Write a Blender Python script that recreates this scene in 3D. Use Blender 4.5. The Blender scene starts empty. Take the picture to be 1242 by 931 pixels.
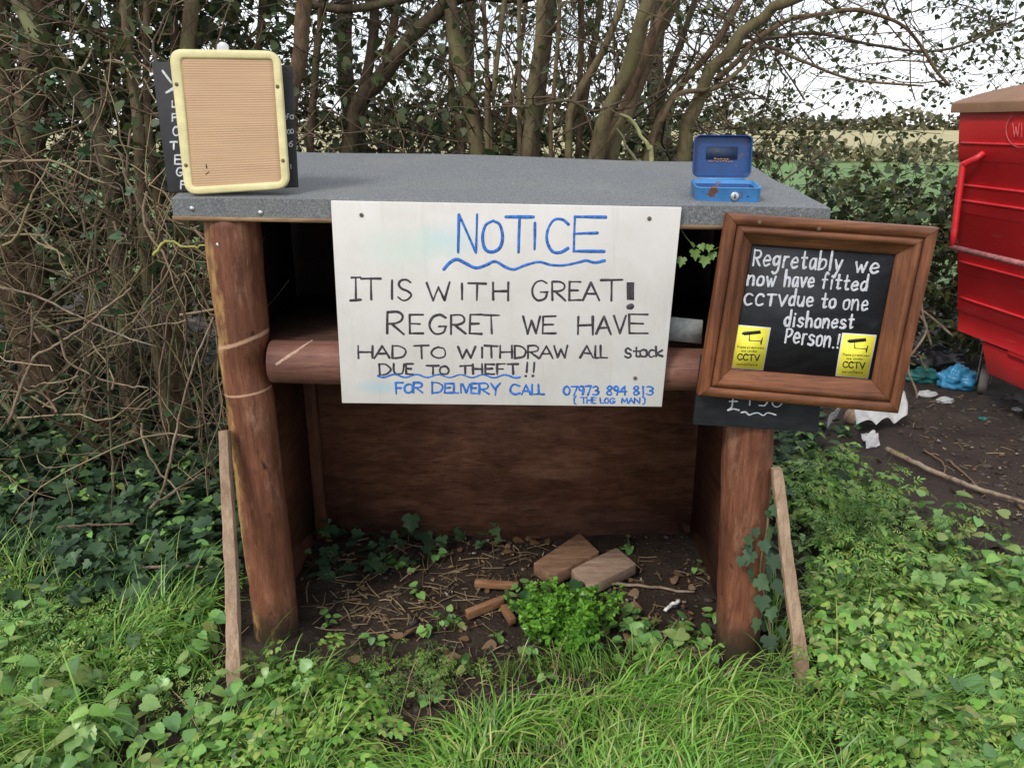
import bpy, math
import numpy as np
from mathutils import Vector

# ---------------------------------------------------------------- camera, world, sun, exposure
S = bpy.context.scene
COL = S.collection
W0, H0, F0 = 1242.0, 931.0, 950.0            # photograph size and focal length in its pixels
PITCH = math.radians(18.35)
CAMZ = 1.5
cam_d = bpy.data.cameras.new("camera")
cam_d.sensor_width = 36.0
cam_d.lens = 36.0 * F0 / W0
cam_d.clip_start, cam_d.clip_end = 0.05, 2000
cam = bpy.data.objects.new("camera", cam_d)
COL.objects.link(cam)
cam.location = (0, 0, CAMZ)
cam.rotation_euler = (math.pi / 2 - PITCH, 0, 0)
S.camera = cam

SUN_EL, SUN_AZ = math.radians(45), math.radians(220)   # azimuth clockwise from +Y: behind the camera, to the left
world = bpy.data.worlds.new("World")
S.world = world
world.use_nodes = True
nt = world.node_tree
nt.nodes.clear()
wo = nt.nodes.new("ShaderNodeOutputWorld")
bg = nt.nodes.new("ShaderNodeBackground")
sky = nt.nodes.new("ShaderNodeTexSky")
sky.sky_type = 'NISHITA'
sky.sun_disc = False
sky.sun_elevation = SUN_EL
sky.sun_rotation = SUN_AZ
tc = nt.nodes.new("ShaderNodeTexCoord")
mp = nt.nodes.new("ShaderNodeMapping")
mp.inputs['Scale'].default_value = (1.6, 1.6, 4.0)
nz = nt.nodes.new("ShaderNodeTexNoise")
nz.inputs['Scale'].default_value = 1.7
nz.inputs['Detail'].default_value = 6
cr = nt.nodes.new("ShaderNodeValToRGB")
cr.color_ramp.elements[0].position = 0.36
cr.color_ramp.elements[0].color = (0.45, 0.45, 0.45, 1)
cr.color_ramp.elements[1].position = 0.58
cr.color_ramp.elements[1].color = (0.90, 0.90, 0.90, 1)
mx = nt.nodes.new("ShaderNodeMix")
mx.data_type = 'RGBA'
mx.inputs['B'].default_value = (9.6, 9.9, 10.4, 1)        # bright cloud
L = nt.links
L.new(tc.outputs['Generated'], mp.inputs['Vector'])
L.new(mp.outputs['Vector'], nz.inputs['Vector'])
L.new(nz.outputs['Fac'], cr.inputs['Fac'])
L.new(cr.outputs['Color'], mx.inputs['Factor'])
L.new(sky.outputs['Color'], mx.inputs['A'])
L.new(mx.outputs['Result'], bg.inputs['Color'])
bg.inputs['Strength'].default_value = 0.1
L.new(bg.outputs['Background'], wo.inputs['Surface'])

sun_d = bpy.data.lights.new("sun", 'SUN')
sun_d.energy = 1.5
sun_d.angle = math.radians(14)
sun_d.color = (1.0, 0.95, 0.87)
sun = bpy.data.objects.new("sun", sun_d)
COL.objects.link(sun)
sdir = Vector((math.sin(SUN_AZ) * math.cos(SUN_EL), math.cos(SUN_AZ) * math.cos(SUN_EL), math.sin(SUN_EL)))
sun.rotation_euler = sdir.to_track_quat('Z', 'Y').to_euler()
sun.location = sdir * 20

S.view_settings.view_transform = 'Standard'
S.view_settings.look = 'None'
S.view_settings.exposure = 0.65
S.view_settings.gamma = 1.0
S.render.engine = 'CYCLES'
S.cycles.use_denoising = True
S.cycles.max_bounces = 6
S.cycles.transparent_max_bounces = 6

# ---------------------------------------------------------------- projection helpers
CP, SP = math.cos(PITCH), math.sin(PITCH)
C0 = np.array([0, 0, CAMZ])


def ray(x, y):
    a, b = (x - W0 / 2), (H0 / 2 - y)
    return np.array([a, F0 * CP + b * SP, -F0 * SP + b * CP]) / F0


def P(x, y, Y):
    d = ray(x, y)
    return C0 + d * (Y / d[1])


def G(x, y, z=0.0):
    d = ray(x, y)
    return C0 + d * ((z - CAMZ) / d[2])


def pxm(p):
    """metres per photograph pixel at a point"""
    return (p[1] * CP - (p[2] - CAMZ) * SP) / F0


class Plane:
    def __init__(self, o, n):
        self.o, self.n = np.array(o, float), np.array(n, float) / np.linalg.norm(n)

    def hit(self, x, y, w=0.0):
        """the plane's point behind a pixel, then moved w towards the viewer along the normal"""
        d = ray(x, y)
        t = np.dot(self.o - C0, self.n) / np.dot(d, self.n)
        return C0 + d * t - self.n * w


def front(off=0.0):
    return Plane((0, 1.955 + off, 1.0), (0.04, 1, 0))


# ---------------------------------------------------------------- ground height
_r = np.random.RandomState(5)
_wv = [(_r.uniform(0, 6.28), f, _r.uniform(0, 6.28), a) for f, a in
       [(1.3, .012), (2.1, .010), (3.7, .008), (6, .007), (9, .006), (15, .005), (22, .0035), (33, .003), (47, .0022), (60, .002)]]


def gz(x, y):
    x, y = np.asarray(x, float), np.asarray(y, float)
    h = np.zeros_like(x)
    for th, f, ph, a in _wv:
        h = h + a * np.sin(f * (x * math.cos(th) + y * math.sin(th)) + ph + .8 * np.sin(f * .37 * (x - y)))
    fade = np.clip((9 - y) / 4, 0, 1) * np.clip((6 - abs(x)) / 2, 0, 1)
    bank = .22 * np.clip((-x - .9) / 2.2, 0, 1) * np.clip((y - 2.0) / 1.6, 0, 1)
    return h * .8 * fade + bank * fade


def onground(x, y, dz=0.0):
    g = G(x, y)
    g[2] = float(gz(g[0], g[1])) + dz
    return g


# ---------------------------------------------------------------- mesh building
class MB:
    def __init__(self):
        self.v, self.f4, self.f3, self.fn, self.n = [], [], [], [], 0

    def add(self, v, quads=None, tris=None, ngons=None):
        v = np.asarray(v, float).reshape(-1, 3)
        self.v.append(v)
        if quads is not None and len(quads):
            self.f4.append(np.asarray(quads, int) + self.n)
        if tris is not None and len(tris):
            self.f3.append(np.asarray(tris, int) + self.n)
        if ngons:
            for g in ngons:
                self.fn.append(np.asarray(g, int) + self.n)
        self.n += len(v)
        return self

    def hexa(self, p):
        """8 corners: bottom ring 0-3, top ring 4-7 (same order)"""
        return self.add(p, quads=[(3, 2, 1, 0), (4, 5, 6, 7), (0, 1, 5, 4), (1, 2, 6, 5), (2, 3, 7, 6), (3, 0, 4, 7)])

    def box(self, c, half, ax=None):
        c = np.asarray(c, float)
        ax = np.eye(3) if ax is None else np.asarray(ax, float)
        p = [c + sx * half[0] * ax[0] + sy * half[1] * ax[1] + sz * half[2] * ax[2]
             for sz in (-1, 1) for sx, sy in ((-1, -1), (1, -1), (1, 1), (-1, 1))]
        return self.hexa(p)

    def tube(self, pts, rad, sides=6, caps=True, flat=None, wob=0.0, rs=None):
        pts = np.asarray(pts, float)
        n = len(pts)
        rad = np.broadcast_to(np.asarray(rad, float), (n,))
        t = np.gradient(pts, axis=0)
        t /= np.linalg.norm(t, axis=1)[:, None] + 1e-12
        if flat is not None:
            up = np.broadcast_to(flat[0], (n, 3))
        else:
            m = t.mean(0)
            ref = np.eye(3)[int(np.argmin(abs(m)))]
            up = np.cross(np.cross(t, ref), t)
            up /= np.linalg.norm(up, axis=1)[:, None] + 1e-12
        sd = np.cross(t, up)
        sd /= np.linalg.norm(sd, axis=1)[:, None] + 1e-12
        a = np.arange(sides) * 2 * math.pi / sides
        k = 1.0 if flat is None else flat[1]
        R = rad[:, None] * np.ones(sides)
        if wob:
            R = R * (1 + wob * (rs.rand(n, sides) - .5))
        ring = pts[:, None, :] + R[..., None] * (np.cos(a)[None, :, None] * sd[:, None, :] + k * np.sin(a)[None, :, None] * up[:, None, :])
        i = np.arange(n - 1)[:, None] * sides
        j = np.arange(sides)[None, :]
        j2 = (j + 1) % sides
        q = np.stack([i + j, i + j2, i + sides + j2, i + sides + j], -1).reshape(-1, 4)
        ng = [list(range(sides))[::-1], list(range((n - 1) * sides, n * sides))] if caps else None
        return self.add(ring.reshape(-1, 3), quads=q, ngons=ng)

    def prism(self, poly, depth):
        poly = np.asarray(poly, float)
        n = len(poly)
        v = np.vstack([poly, poly + np.asarray(depth, float)])
        return self.add(v, quads=[(i, (i + 1) % n, (i + 1) % n + n, i + n) for i in range(n)],
                        ngons=[list(range(n))[::-1], list(range(n, 2 * n))])

    def grid(self, pts):
        pts = np.asarray(pts, float)
        a, b = pts.shape[:2]
        i = np.arange(a - 1)[:, None] * b
        j = np.arange(b - 1)[None, :]
        q = np.stack([i + j, i + j + 1, i + j + 1 + b, i + j + b], -1).reshape(-1, 4)
        return self.add(pts.reshape(-1, 3), quads=q)

    def build(self, name, mat, parent=None, smooth=False, bevel=0.0, kind=None, solid=0.0):
        me = bpy.data.meshes.new(name)
        v = np.vstack(self.v)
        org = np.zeros(3)
        p = parent
        while p is not None:
            org = org + np.array(p.location)
            p = p.parent
        loc = np.zeros(3)
        if parent is None and kind is None:
            loc = np.array([(v[:, 0].min() + v[:, 0].max()) / 2, (v[:, 1].min() + v[:, 1].max()) / 2, v[:, 2].min()])
        v = v - org - loc
        idx, tot = [], []
        for arr, k in ((self.f4, 4), (self.f3, 3)):
            for f in arr:
                idx.append(f.reshape(-1))
                tot.append(np.full(len(f), k))
        for g in self.fn:
            idx.append(g)
            tot.append(np.array([len(g)]))
        idx, tot = np.concatenate(idx), np.concatenate(tot)
        me.vertices.add(len(v))
        me.vertices.foreach_set("co", v.reshape(-1).astype(np.float32))
        me.loops.add(len(idx))
        me.loops.foreach_set("vertex_index", idx.astype(np.int32))
        me.polygons.add(len(tot))
        me.polygons.foreach_set("loop_start", np.concatenate([[0], np.cumsum(tot)[:-1]]).astype(np.int32))
        if smooth:
            me.polygons.foreach_set("use_smooth", np.ones(len(tot), bool))
        me.update(calc_edges=True)
        me.validate()
        me.materials.append(mat)
        o = bpy.data.objects.new(name, me)
        o.location = loc
        COL.objects.link(o)
        if parent is not None:
            o.parent = parent
        if solid:
            m = o.modifiers.new("thickness", 'SOLIDIFY')
            m.thickness = solid
            m.offset = 0
        if bevel:
            m = o.modifiers.new("bevel", 'BEVEL')
            m.width = bevel
            m.segments = 2
            m.limit_method = 'ANGLE'
            m.angle_limit = math.radians(40)
        if kind:
            o["kind"] = kind
        return o


def tag(o, label, cat, group=None):
    o["label"], o["category"] = label, cat
    if group:
        o["group"] = group
    return o


def thing(name, loc, label, cat, group=None):
    o = bpy.data.objects.new(name, None)
    o.empty_display_size = .1
    COL.objects.link(o)
    o.location = tuple(float(c) for c in loc)
    return tag(o, label, cat, group)


def catmull(pts, m=6):
    pts = np.asarray(pts, float)
    if len(pts) < 3:
        return pts
    p = np.vstack([2 * pts[0] - pts[1], pts, 2 * pts[-1] - pts[-2]])
    out = []
    for i in range(1, len(p) - 2):
        t = np.linspace(0, 1, m, endpoint=False)[:, None]
        a, b, c, d = p[i - 1], p[i], p[i + 1], p[i + 2]
        out.append(.5 * (2 * b + (c - a) * t + (2 * a - 5 * b + 4 * c - d) * t ** 2 + (3 * b - a - 3 * c + d) * t ** 3))
    out.append(pts[-1:])
    return np.vstack(out)


# ---------------------------------------------------------------- materials
def newmat(name):
    m = bpy.data.materials.new(name)
    m.use_nodes = True
    t = m.node_tree
    b = t.nodes["Principled BSDF"]
    return m, t, b


def N(t, kind, **kw):
    n = t.nodes.new(kind)
    for k, v in kw.items():
        if k in n.inputs:
            n.inputs[k].default_value = v
        else:
            setattr(n, k, v)
    return n


def ramp(t, fac, stops):
    r = t.nodes.new("ShaderNodeValToRGB")
    e = r.color_ramp.elements
    while len(e) < len(stops):
        e.new(.5)
    for el, (p, c) in zip(e, stops):
        el.position = p
        el.color = (*c, 1)
    t.links.new(fac, r.inputs['Fac'])
    return r.outputs['Color']


def coords(t, scale=(1, 1, 1), src='Object', rot=(0, 0, 0)):
    c = t.nodes.new("ShaderNodeTexCoord")
    m = t.nodes.new("ShaderNodeMapping")
    m.inputs['Scale'].default_value = scale
    m.inputs['Rotation'].default_value = rot
    t.links.new(c.outputs[src], m.inputs['Vector'])
    return m.outputs['Vector']


def noise(t, vec, scale, detail=4, rough=.6, dist=0.0):
    n = N(t, "ShaderNodeTexNoise", Scale=scale, Detail=detail, Roughness=rough, Distortion=dist)
    t.links.new(vec, n.inputs['Vector'])
    return n.outputs['Fac']


def mix(t, fac, a, b):
    m = t.nodes.new("ShaderNodeMix")
    m.data_type = 'RGBA'
    for s, v in (('Factor', fac), ('A', a), ('B', b)):
        if isinstance(v, (tuple, float, int)):
            m.inputs[s].default_value = (*v, 1) if isinstance(v, tuple) else v
        else:
            t.links.new(v, m.inputs[s])
    return m.outputs['Result']


def math_(t, op, a, b=None, clamp=False):
    m = t.nodes.new("ShaderNodeMath")
    m.operation = op
    m.use_clamp = clamp
    for i, v in enumerate((a, b)):
        if v is None:
            continue
        if isinstance(v, (int, float)):
            m.inputs[i].default_value = v
        else:
            t.links.new(v, m.inputs[i])
    return m.outputs[0]


def bump(t, b, h, strength=.3, dist=.01):
    n = N(t, "ShaderNodeBump", Strength=strength, Distance=dist)
    t.links.new(h, n.inputs['Height'])
    t.links.new(n.outputs['Normal'], b.inputs['Normal'])


def plain(name, col, rough=.6, metal=0.0, var=.25, scale=30, bmp=0.15, spec=.4):
    m, t, b = newmat(name)
    v = coords(t)
    n = noise(t, v, scale, 5)
    c = ramp(t, n, [(.3, tuple(x * (1 - var) for x in col)), (.7, tuple(min(1, x * (1 + var)) for x in col))])
    t.links.new(c, b.inputs['Base Color'])
    b.inputs['Roughness'].default_value = rough
    b.inputs['Metallic'].default_value = metal
    b.inputs['Specular IOR Level'].default_value = spec
    if bmp:
        bump(t, b, noise(t, v, scale * 3, 3), bmp, .003)
    return m


def wood(name, cols, stretch=(40, 40, 3), rough=.65, bmp=.35, spec=.3, knots=None, stain=None, rot_=0.0):
    """grain noise stretched along one axis, broad tonal patches and optional stain"""
    m, t, b = newmat(name)
    v = coords(t, stretch, rot=(0, 0, -rot_))
    g = noise(t, v, 1.0, 8, .65, .6)
    c = ramp(t, g, [(.28, cols[0]), (.5, cols[1]), (.72, cols[2])])
    v2 = coords(t)
    p = noise(t, v2, 4.5, 4)
    pf = ramp(t, p, [(.4, (0, 0, 0)), (.65, (1, 1, 1))])
    c = mix(t, math_(t, 'MULTIPLY', pf, .55), c, tuple(x * .55 for x in cols[0]))
    fg = noise(t, coords(t, tuple(x * 4.5 if x > 10 else x * 2.2 for x in stretch), rot=(0, 0, -rot_)), 1.0, 4, .7)
    c = mix(t, ramp(t, fg, [(.30, (.75,) * 3), (.46, (0, 0, 0))]), c, tuple(x * .5 for x in cols[0]))
    if stain:
        s = noise(t, coords(t, tuple(x * .3 for x in stretch)), 1.0, 5, .7)
        sf = ramp(t, s, [(stain[1], (0, 0, 0)), (stain[1] + .12, (1, 1, 1))])
        c = mix(t, sf, c, stain[0])
    t.links.new(c, b.inputs['Base Color'])
    b.inputs['Roughness'].default_value = rough
    b.inputs['Specular IOR Level'].default_value = spec
    bump(t, b, g, bmp, .004)
    return m


def leafmat(name, cols, rough=.45, trans=.25, spec=.35, veins=False):
    m, t, b = newmat(name)
    gi = t.nodes.new("ShaderNodeNewGeometry")
    n = len(cols)
    c = ramp(t, gi.outputs['Random Per Island'], [(i / max(1, n - 1), cc) for i, cc in enumerate(cols)])
    v = noise(t, coords(t), 160, 2)
    c2 = mix(t, math_(t, 'MULTIPLY', v, .5), c, tuple(x * .5 for x in cols[0]))
    pn = noise(t, coords(t), 5.5, 3)
    c2 = mix(t, ramp(t, pn, [(.46, (0, 0, 0)), (.66, (.55,) * 3)]), c2, tuple(x * k for x, k in zip(cols[min(1, n - 1)], (.75, .72, .9))))
    t.links.new(c2, b.inputs['Base Color'])
    b.inputs['Roughness'].default_value = rough
    b.inputs['Specular IOR Level'].default_value = spec
    tr = t.nodes.new("ShaderNodeBsdfTranslucent")
    t.links.new(c2, tr.inputs['Color'])
    ms = t.nodes.new("ShaderNodeMixShader")
    ms.inputs['Fac'].default_value = trans
    out = t.nodes["Material Output"]
    t.links.new(b.outputs['BSDF'], ms.inputs[1])
    t.links.new(tr.outputs['BSDF'], ms.inputs[2])
    t.links.new(ms.outputs['Shader'], out.inputs['Surface'])
    return m


def bark(name, dark, light, lichen=None, amt=.55):
    m, t, b = newmat(name)
    g = noise(t, coords(t, (34, 34, 11)), 1.0, 9, .72, .8)
    c = ramp(t, g, [(.34, dark), (.62, light)])
    if lichen:
        s = noise(t, coords(t, (5, 5, 3)), 1.4, 6, .7)
        sf = ramp(t, s, [(amt - .08, (0, 0, 0)), (amt + .08, (1, 1, 1))])
        c = mix(t, sf, c, lichen)
    t.links.new(c, b.inputs['Base Color'])
    b.inputs['Roughness'].default_value = .85
    b.inputs['Specular IOR Level'].default_value = .2
    bump(t, b, g, .7, .01)
    return m


def twigmat(name, cols):
    m, t, b = newmat(name)
    gi = t.nodes.new("ShaderNodeNewGeometry")
    c = ramp(t, gi.outputs['Random Per Island'], [(i / (len(cols) - 1), cc) for i, cc in enumerate(cols)])
    nn = noise(t, coords(t), 25, 4)
    c = mix(t, math_(t, 'MULTIPLY', nn, .7), c, tuple(x * .35 for x in cols[0]))
    t.links.new(c, b.inputs['Base Color'])
    b.inputs['Roughness'].default_value = .75
    return m


# ---------------------------------------------------------------- ground, field, mud
def ground_mat():
    m, t, b = newmat("soil_and_field")
    v = coords(t)
    soil = ramp(t, noise(t, v, 9, 9, .7), [(.3, (.022, .014, .010)), (.55, (.045, .030, .021)), (.75, (.085, .062, .045))])
    mud = ramp(t, noise(t, v, 3.2, 8, .65), [(.3, (.030, .021, .017)), (.6, (.055, .040, .032)), (.8, (.095, .072, .058))])
    sep = t.nodes.new("ShaderNodeSeparateXYZ")
    c = t.nodes.new("ShaderNodeTexCoord")
    t.links.new(c.outputs['Object'], sep.inputs[0])
    X, Y = sep.outputs[0], sep.outputs[1]
    wob = math_(t, 'MULTIPLY', noise(t, v, 1.5, 4), .5)
    fm = math_(t, 'MULTIPLY', math_(t, 'SUBTRACT', math_(t, 'ADD', X, wob), 1.2), 4, True)
    col = mix(t, fm, soil, mud)
    grass = ramp(t, noise(t, v, .8, 6), [(.3, (.07, .15, .03)), (.7, (.12, .21, .05))])
    straw = ramp(t, noise(t, coords(t, (.05, .25, 1)), 1.0, 6), [(.3, (.25, .22, .10)), (.55, (.38, .33, .16)), (.75, (.27, .30, .12))])
    f1 = math_(t, 'MULTIPLY', math_(t, 'SUBTRACT', Y, 7.0), 1.0, True)
    f2 = math_(t, 'MULTIPLY', math_(t, 'SUBTRACT', math_(t, 'ADD', math_(t, 'ADD', Y, math_(t, 'MULTIPLY', noise(t, v, .35, 5), 14)), math_(t, 'MULTIPLY', X, .2)), 40), .08, True)
    col = mix(t, f1, col, grass)
    col = mix(t, f2, col, straw)
    t.links.new(col, b.inputs['Base Color'])
    rr = ramp(t, noise(t, v, 5, 4), [(.35, (.45,) * 3), (.6, (.85,) * 3)])
    t.links.new(rr, b.inputs['Roughness'])
    b.inputs['Specular IOR Level'].default_value = .3
    bump(t, b, noise(t, v, 38, 8, .7), .9, .02)
    return m


def axis(lo, hi, step, far):
    near = np.arange(lo, hi + 1e-6, step)
    k = np.cumsum(step * 1.22 ** np.arange(1, 46))
    k = k[k < far]
    return near, k


nx, kx = axis(-4.6, 4.6, .028, 420)
xs = np.concatenate([(-4.6 - kx)[::-1], nx, 4.6 + kx])
ny, ky = axis(.6, 7.2, .028, 420)
kb = ky[ky < 25]
ys = np.concatenate([(.6 - kb)[::-1], ny, 7.2 + ky])
gx, gy = np.meshgrid(xs, ys)
hz = gz(gx, gy)
lump = np.random.RandomState(2).rand(*gx.shape) - .5
hz = hz + lump * .010 * np.clip((8 - gy) / 2, 0, 1) * (np.abs(gx) < 4.6) + .9 * np.clip((gy - 60) / 200, 0, 1)
ground = MB().grid(np.stack([gx, gy, hz], -1)).build("ground", ground_mat(), None, smooth=True, kind="structure")

# ---------------------------------------------------------------- the log stall
M_POST_ARGS = ((.085, .030, .016), (.185, .068, .036), (.27, .115, .064))


def post_mat(name, rings=(), peel=None):
    m, t, b = newmat(name)
    g = noise(t, coords(t, (45, 45, 4)), 1.0, 8, .65, .5)
    c = ramp(t, g, [(.28, M_POST_ARGS[0]), (.5, M_POST_ARGS[1]), (.74, M_POST_ARGS[2])])
    blot = ramp(t, noise(t, coords(t, (9, 9, 5)), 1.0, 5), [(.42, (0, 0, 0)), (.62, (1, 1, 1))])
    c = mix(t, math_(t, 'MULTIPLY', blot, .55), c, (.07, .022, .012))
    tcn = t.nodes.new("ShaderNodeTexCoord")
    sep = t.nodes.new("ShaderNodeSeparateXYZ")
    t.links.new(tcn.outputs['Object'], sep.inputs[0])
    fg = noise(t, coords(t, (190, 190, 9)), 1.0, 4, .7)
    c = mix(t, ramp(t, fg, [(.30, (.8,) * 3), (.45, (0, 0, 0))]), c, (.045, .016, .010))
    ck_ = noise(t, coords(t, (55, 55, 1.6)), 1.0, 3, .5, .4)
    c = mix(t, ramp(t, ck_, [(.25, (.9,) * 3), (.30, (0, 0, 0))]), c, (.02, .009, .006))
    kn = ramp(t, noise(t, coords(t, (26, 26, 12)), 1.0, 2), [(.66, (0, 0, 0)), (.74, (1, 1, 1))])
    c = mix(t, kn, c, (.04, .014, .009))
    sc_ = ramp(t, noise(t, coords(t, (120, 120, 7)), 1.0, 3), [(.66, (0, 0, 0)), (.76, (.7,) * 3)])
    c = mix(t, sc_, c, (.36, .18, .11))
    wn = noise(t, coords(t, (16, 16, 4.5)), 1.0, 8, .75)
    wf = math_(t, 'MULTIPLY', ramp(t, wn, [(.54, (0, 0, 0)), (.68, (1, 1, 1))]), .62)
    c = mix(t, wf, c, (.36, .20, .125))
    bs = math_(t, 'SUBTRACT', math_(t, 'ADD', .10, math_(t, 'MULTIPLY', noise(t, coords(t, (20, 20, 20)), 1.0, 4), .12)), sep.outputs[2])
    c = mix(t, math_(t, 'MULTIPLY', bs, 9.0, True), c, (.045, .034, .020))
    if peel:
        n1 = noise(t, coords(t, (11, 11, 3.4)), 1.0, 7, .7)
        n1 = math_(t, 'MULTIPLY', n1, 1.35)
        f = math_(t, 'ADD', math_(t, 'MULTIPLY', sep.outputs[0], -peel[0]), n1)
        f = math_(t, 'ADD', f, peel[1])
        f = ramp(t, f, [(.56, (0, 0, 0)), (.70, (1, 1, 1))])
        fine = ramp(t, noise(t, coords(t, (60, 60, 30)), 1.0, 4), [(.35, (.2,) * 3), (.65, (1,) * 3)])
        f = math_(t, 'MULTIPLY', f, fine)
        c = mix(t, f, c, (.40, .235, .082))
    for z0, sl, wd in rings:
        d = math_(t, 'SUBTRACT', math_(t, 'SUBTRACT', sep.outputs[2], math_(t, 'MULTIPLY', sep.outputs[0], sl)), z0)
        d = math_(t, 'ADD', math_(t, 'ABSOLUTE', d), math_(t, 'MULTIPLY', noise(t, coords(t, (30, 30, 30)), 1.0, 3), wd * .9))
        f = math_(t, 'SUBTRACT', 1.0, math_(t, 'DIVIDE', d, wd * 1.15), True)
        f = math_(t, 'MULTIPLY', f, 3.0, True)
        c = mix(t, f, c, (.46, .27, .17))
    t.links.new(c, b.inputs['Base Color'])
    b.inputs['Roughness'].default_value = .6
    b.inputs['Specular IOR Level'].default_value = .3
    bump(t, b, g, .4, .005)
    return m


M_PLY = wood("stained_plywood", ((.085, .033, .020), (.20, .082, .047), (.31, .145, .085)), (7, 40, 26), stain=((.26, .125, .075), .60))
M_PLYSIDE = wood("stained_side_plywood", ((.06, .021, .012), (.13, .048, .025), (.20, .082, .044)), (40, 5, 40))
M_RAIL = wood("stained_log", ((.10, .040, .028), (.18, .078, .055), (.27, .135, .10)), (4, 40, 40), stain=((.42, .26, .19), .62))
M_BATTEN = wood("batten_wood", ((.06, .022, .012), (.12, .045, .022), (.18, .07, .035)), (40, 40, 4))
M_STEEL = plain("zinc_screw", (.55, .55, .56), .35, .9, .1)
M_EDGE = wood("roof_edge_plywood", ((.16, .09, .05), (.28, .17, .09), (.38, .25, .14)), (5, 40, 40))

m, t, b = newmat("mineral_roofing_felt")
v = coords(t)
sp = noise(t, v, 210, 3, .85)
pa = noise(t, v, 4, 5)
c = ramp(t, sp, [(.32, (.035, .038, .042)), (.5, (.13, .137, .145)), (.68, (.30, .31, .32))])
c = mix(t, math_(t, 'MULTIPLY', pa, .55), c, (.125, .128, .126))
c = mix(t, ramp(t, noise(t, v, 2.2, 7, .7), [(.5, (0, 0, 0)), (.72, (.55,) * 3)]), c, (.19, .19, .17))
t.links.new(c, b.inputs['Base Color'])
b.inputs['Roughness'].default_value = .9
bump(t, b, sp, .6, .002)
M_FELT = m

stall = thing("log_stall", (0, 2.3, 0), "brown stained roadside log stall with grey felted roof and round timber posts", "stall")


def screw(p, n, parent, r=.006):
    n = np.asarray(n, float) / np.linalg.norm(n)
    mb = MB()
    mb.tube([p, p - n * .002, p - n * .0032], [r, r, r * .6], 10)
    mb.tube([p - n * .0032, p - n * .0028 - n * .0012], [r * .28, r * .28], 4)
    return mb.build("screw", M_STEEL, parent)


# roof
FR = front(-.010)
ftl, ftr = FR.hit(207, 239), FR.hit(1008, 252)
bk = Plane((0, 2.74, 1), (.04, 1, 0))
btl, btr = bk.hit(326, 183.5), bk.hit(902, 196.5)
nu, nv = 60, 24
rs = np.random.RandomState(1)
U, V = np.meshgrid(np.linspace(0, 1, nu), np.linspace(0, 1, nv))
top = (ftl * ((1 - U) * (1 - V))[..., None] + ftr * (U * (1 - V))[..., None] + btl * ((1 - U) * V)[..., None] + btr * (U * V)[..., None])
top[..., 2] += .003 * np.sin(U * 9 + V * 4) + .002 * np.sin(V * 14 + U * 3) - .004 * np.exp(-(V / .04) ** 2)
TH = .046
mb = MB()
mb.grid(top)
bot = top.copy()
bot[..., 2] -= TH
mb.grid(bot[::-1])
for a, bb in ((top[0], bot[0]), (top[-1][::-1], bot[-1][::-1]), (top[:, 0][::-1], bot[:, 0][::-1]), (top[:, -1], bot[:, -1])):
    mb.grid(np.stack([bb, (a + bb) / 2, a]))
roof = mb.build("roof", M_FELT, stall)
mb = MB()
q = [ftl, ftr, btr, btl]
off = [np.array(o) for o in ((-.002, -.003, 0), (.002, -.003, 0), (.002, .002, 0), (-.002, .002, 0))]
mb.hexa([p + o - np.array([0, 0, TH + .010]) for p, o in zip(q, off)] + [p + o - np.array([0, 0, TH + .0005]) for p, o in zip(q, off)])
mb.build("roof_board", M_EDGE, roof)
for x, y in ((233, 253), (316, 258)):
    screw(FR.hit(x, y, .0005), (0, 1, 0), roof, .0065)


def log_post(outline, Yc, r0):
    """outline: (cx, y, half width) in photograph pixels; Yc the depth of its axis"""
    pts, rad = [], []
    for cx, y, hw in outline:
        p = P(cx, y, Yc)
        pts.append(p)
        rad.append(hw * pxm(p))
    o = np.argsort([p[2] for p in pts])
    pts, rad = np.array(pts)[o], np.array(rad)[o]
    z = np.linspace(-.05, pts[-1][2], 60)
    pp = np.stack([np.interp(z, pts[:, 2], pts[:, 0]), np.interp(z, pts[:, 2], pts[:, 1]), z], 1)
    rr = np.interp(z, pts[:, 2], rad)
    rr = np.convolve(np.pad(rr, 1, mode='edge'), [.25, .5, .25], 'valid')
    mb = MB()
    n, s = 60, 28
    a = np.arange(s) * 2 * math.pi / s
    wob = 1 + .02 * rs.normal(size=(n, 1)) * .5 + .012 * np.sin(z[:, None] * 17 + 2 * a[None] + r0) + .026 * np.sin(2 * a[None] + z[:, None] * 3) + .012 * np.sin(3 * a[None] - z[:, None] * 7 + r0) + .008 * np.sin(z[:, None] * 31 + a[None] * 5)
    ring = pp[:, None, :] + (rr[:, None] * wob)[..., None] * np.stack([np.cos(a), np.sin(a), 0 * a], -1)[None]
    i = np.arange(n - 1)[:, None] * s
    j = np.arange(s)[None]
    j2 = (j + 1) % s
    mb.add(ring.reshape(-1, 3), quads=np.stack([i + j, i + j2, i + s + j2, i + s + j], -1).reshape(-1, 4),
           ngons=[list(range(s))[::-1], list(range((n - 1) * s, n * s))])
    return mb, pp


def post(outline, Yc, r0, rings, peel, label):
    mb, pp = log_post(outline, Yc, r0)
    base = np.array([pp[0][0], pp[0][1], 0])
    # a small empty-free trick is not needed: the mesh itself carries its own origin at the post's foot
    o = mb.build("post", post_mat("stained_post_" + str(int(r0)), rings, peel), stall, smooth=True)
    me = o.data
    d = base - np.array(stall.location)
    co = np.zeros(len(me.vertices) * 3, np.float32)
    me.vertices.foreach_get("co", co)
    me.vertices.foreach_set("co", (co.reshape(-1, 3) - d.astype(np.float32)).reshape(-1))
    o.location = d
    o["label"] = label
    return o


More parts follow.
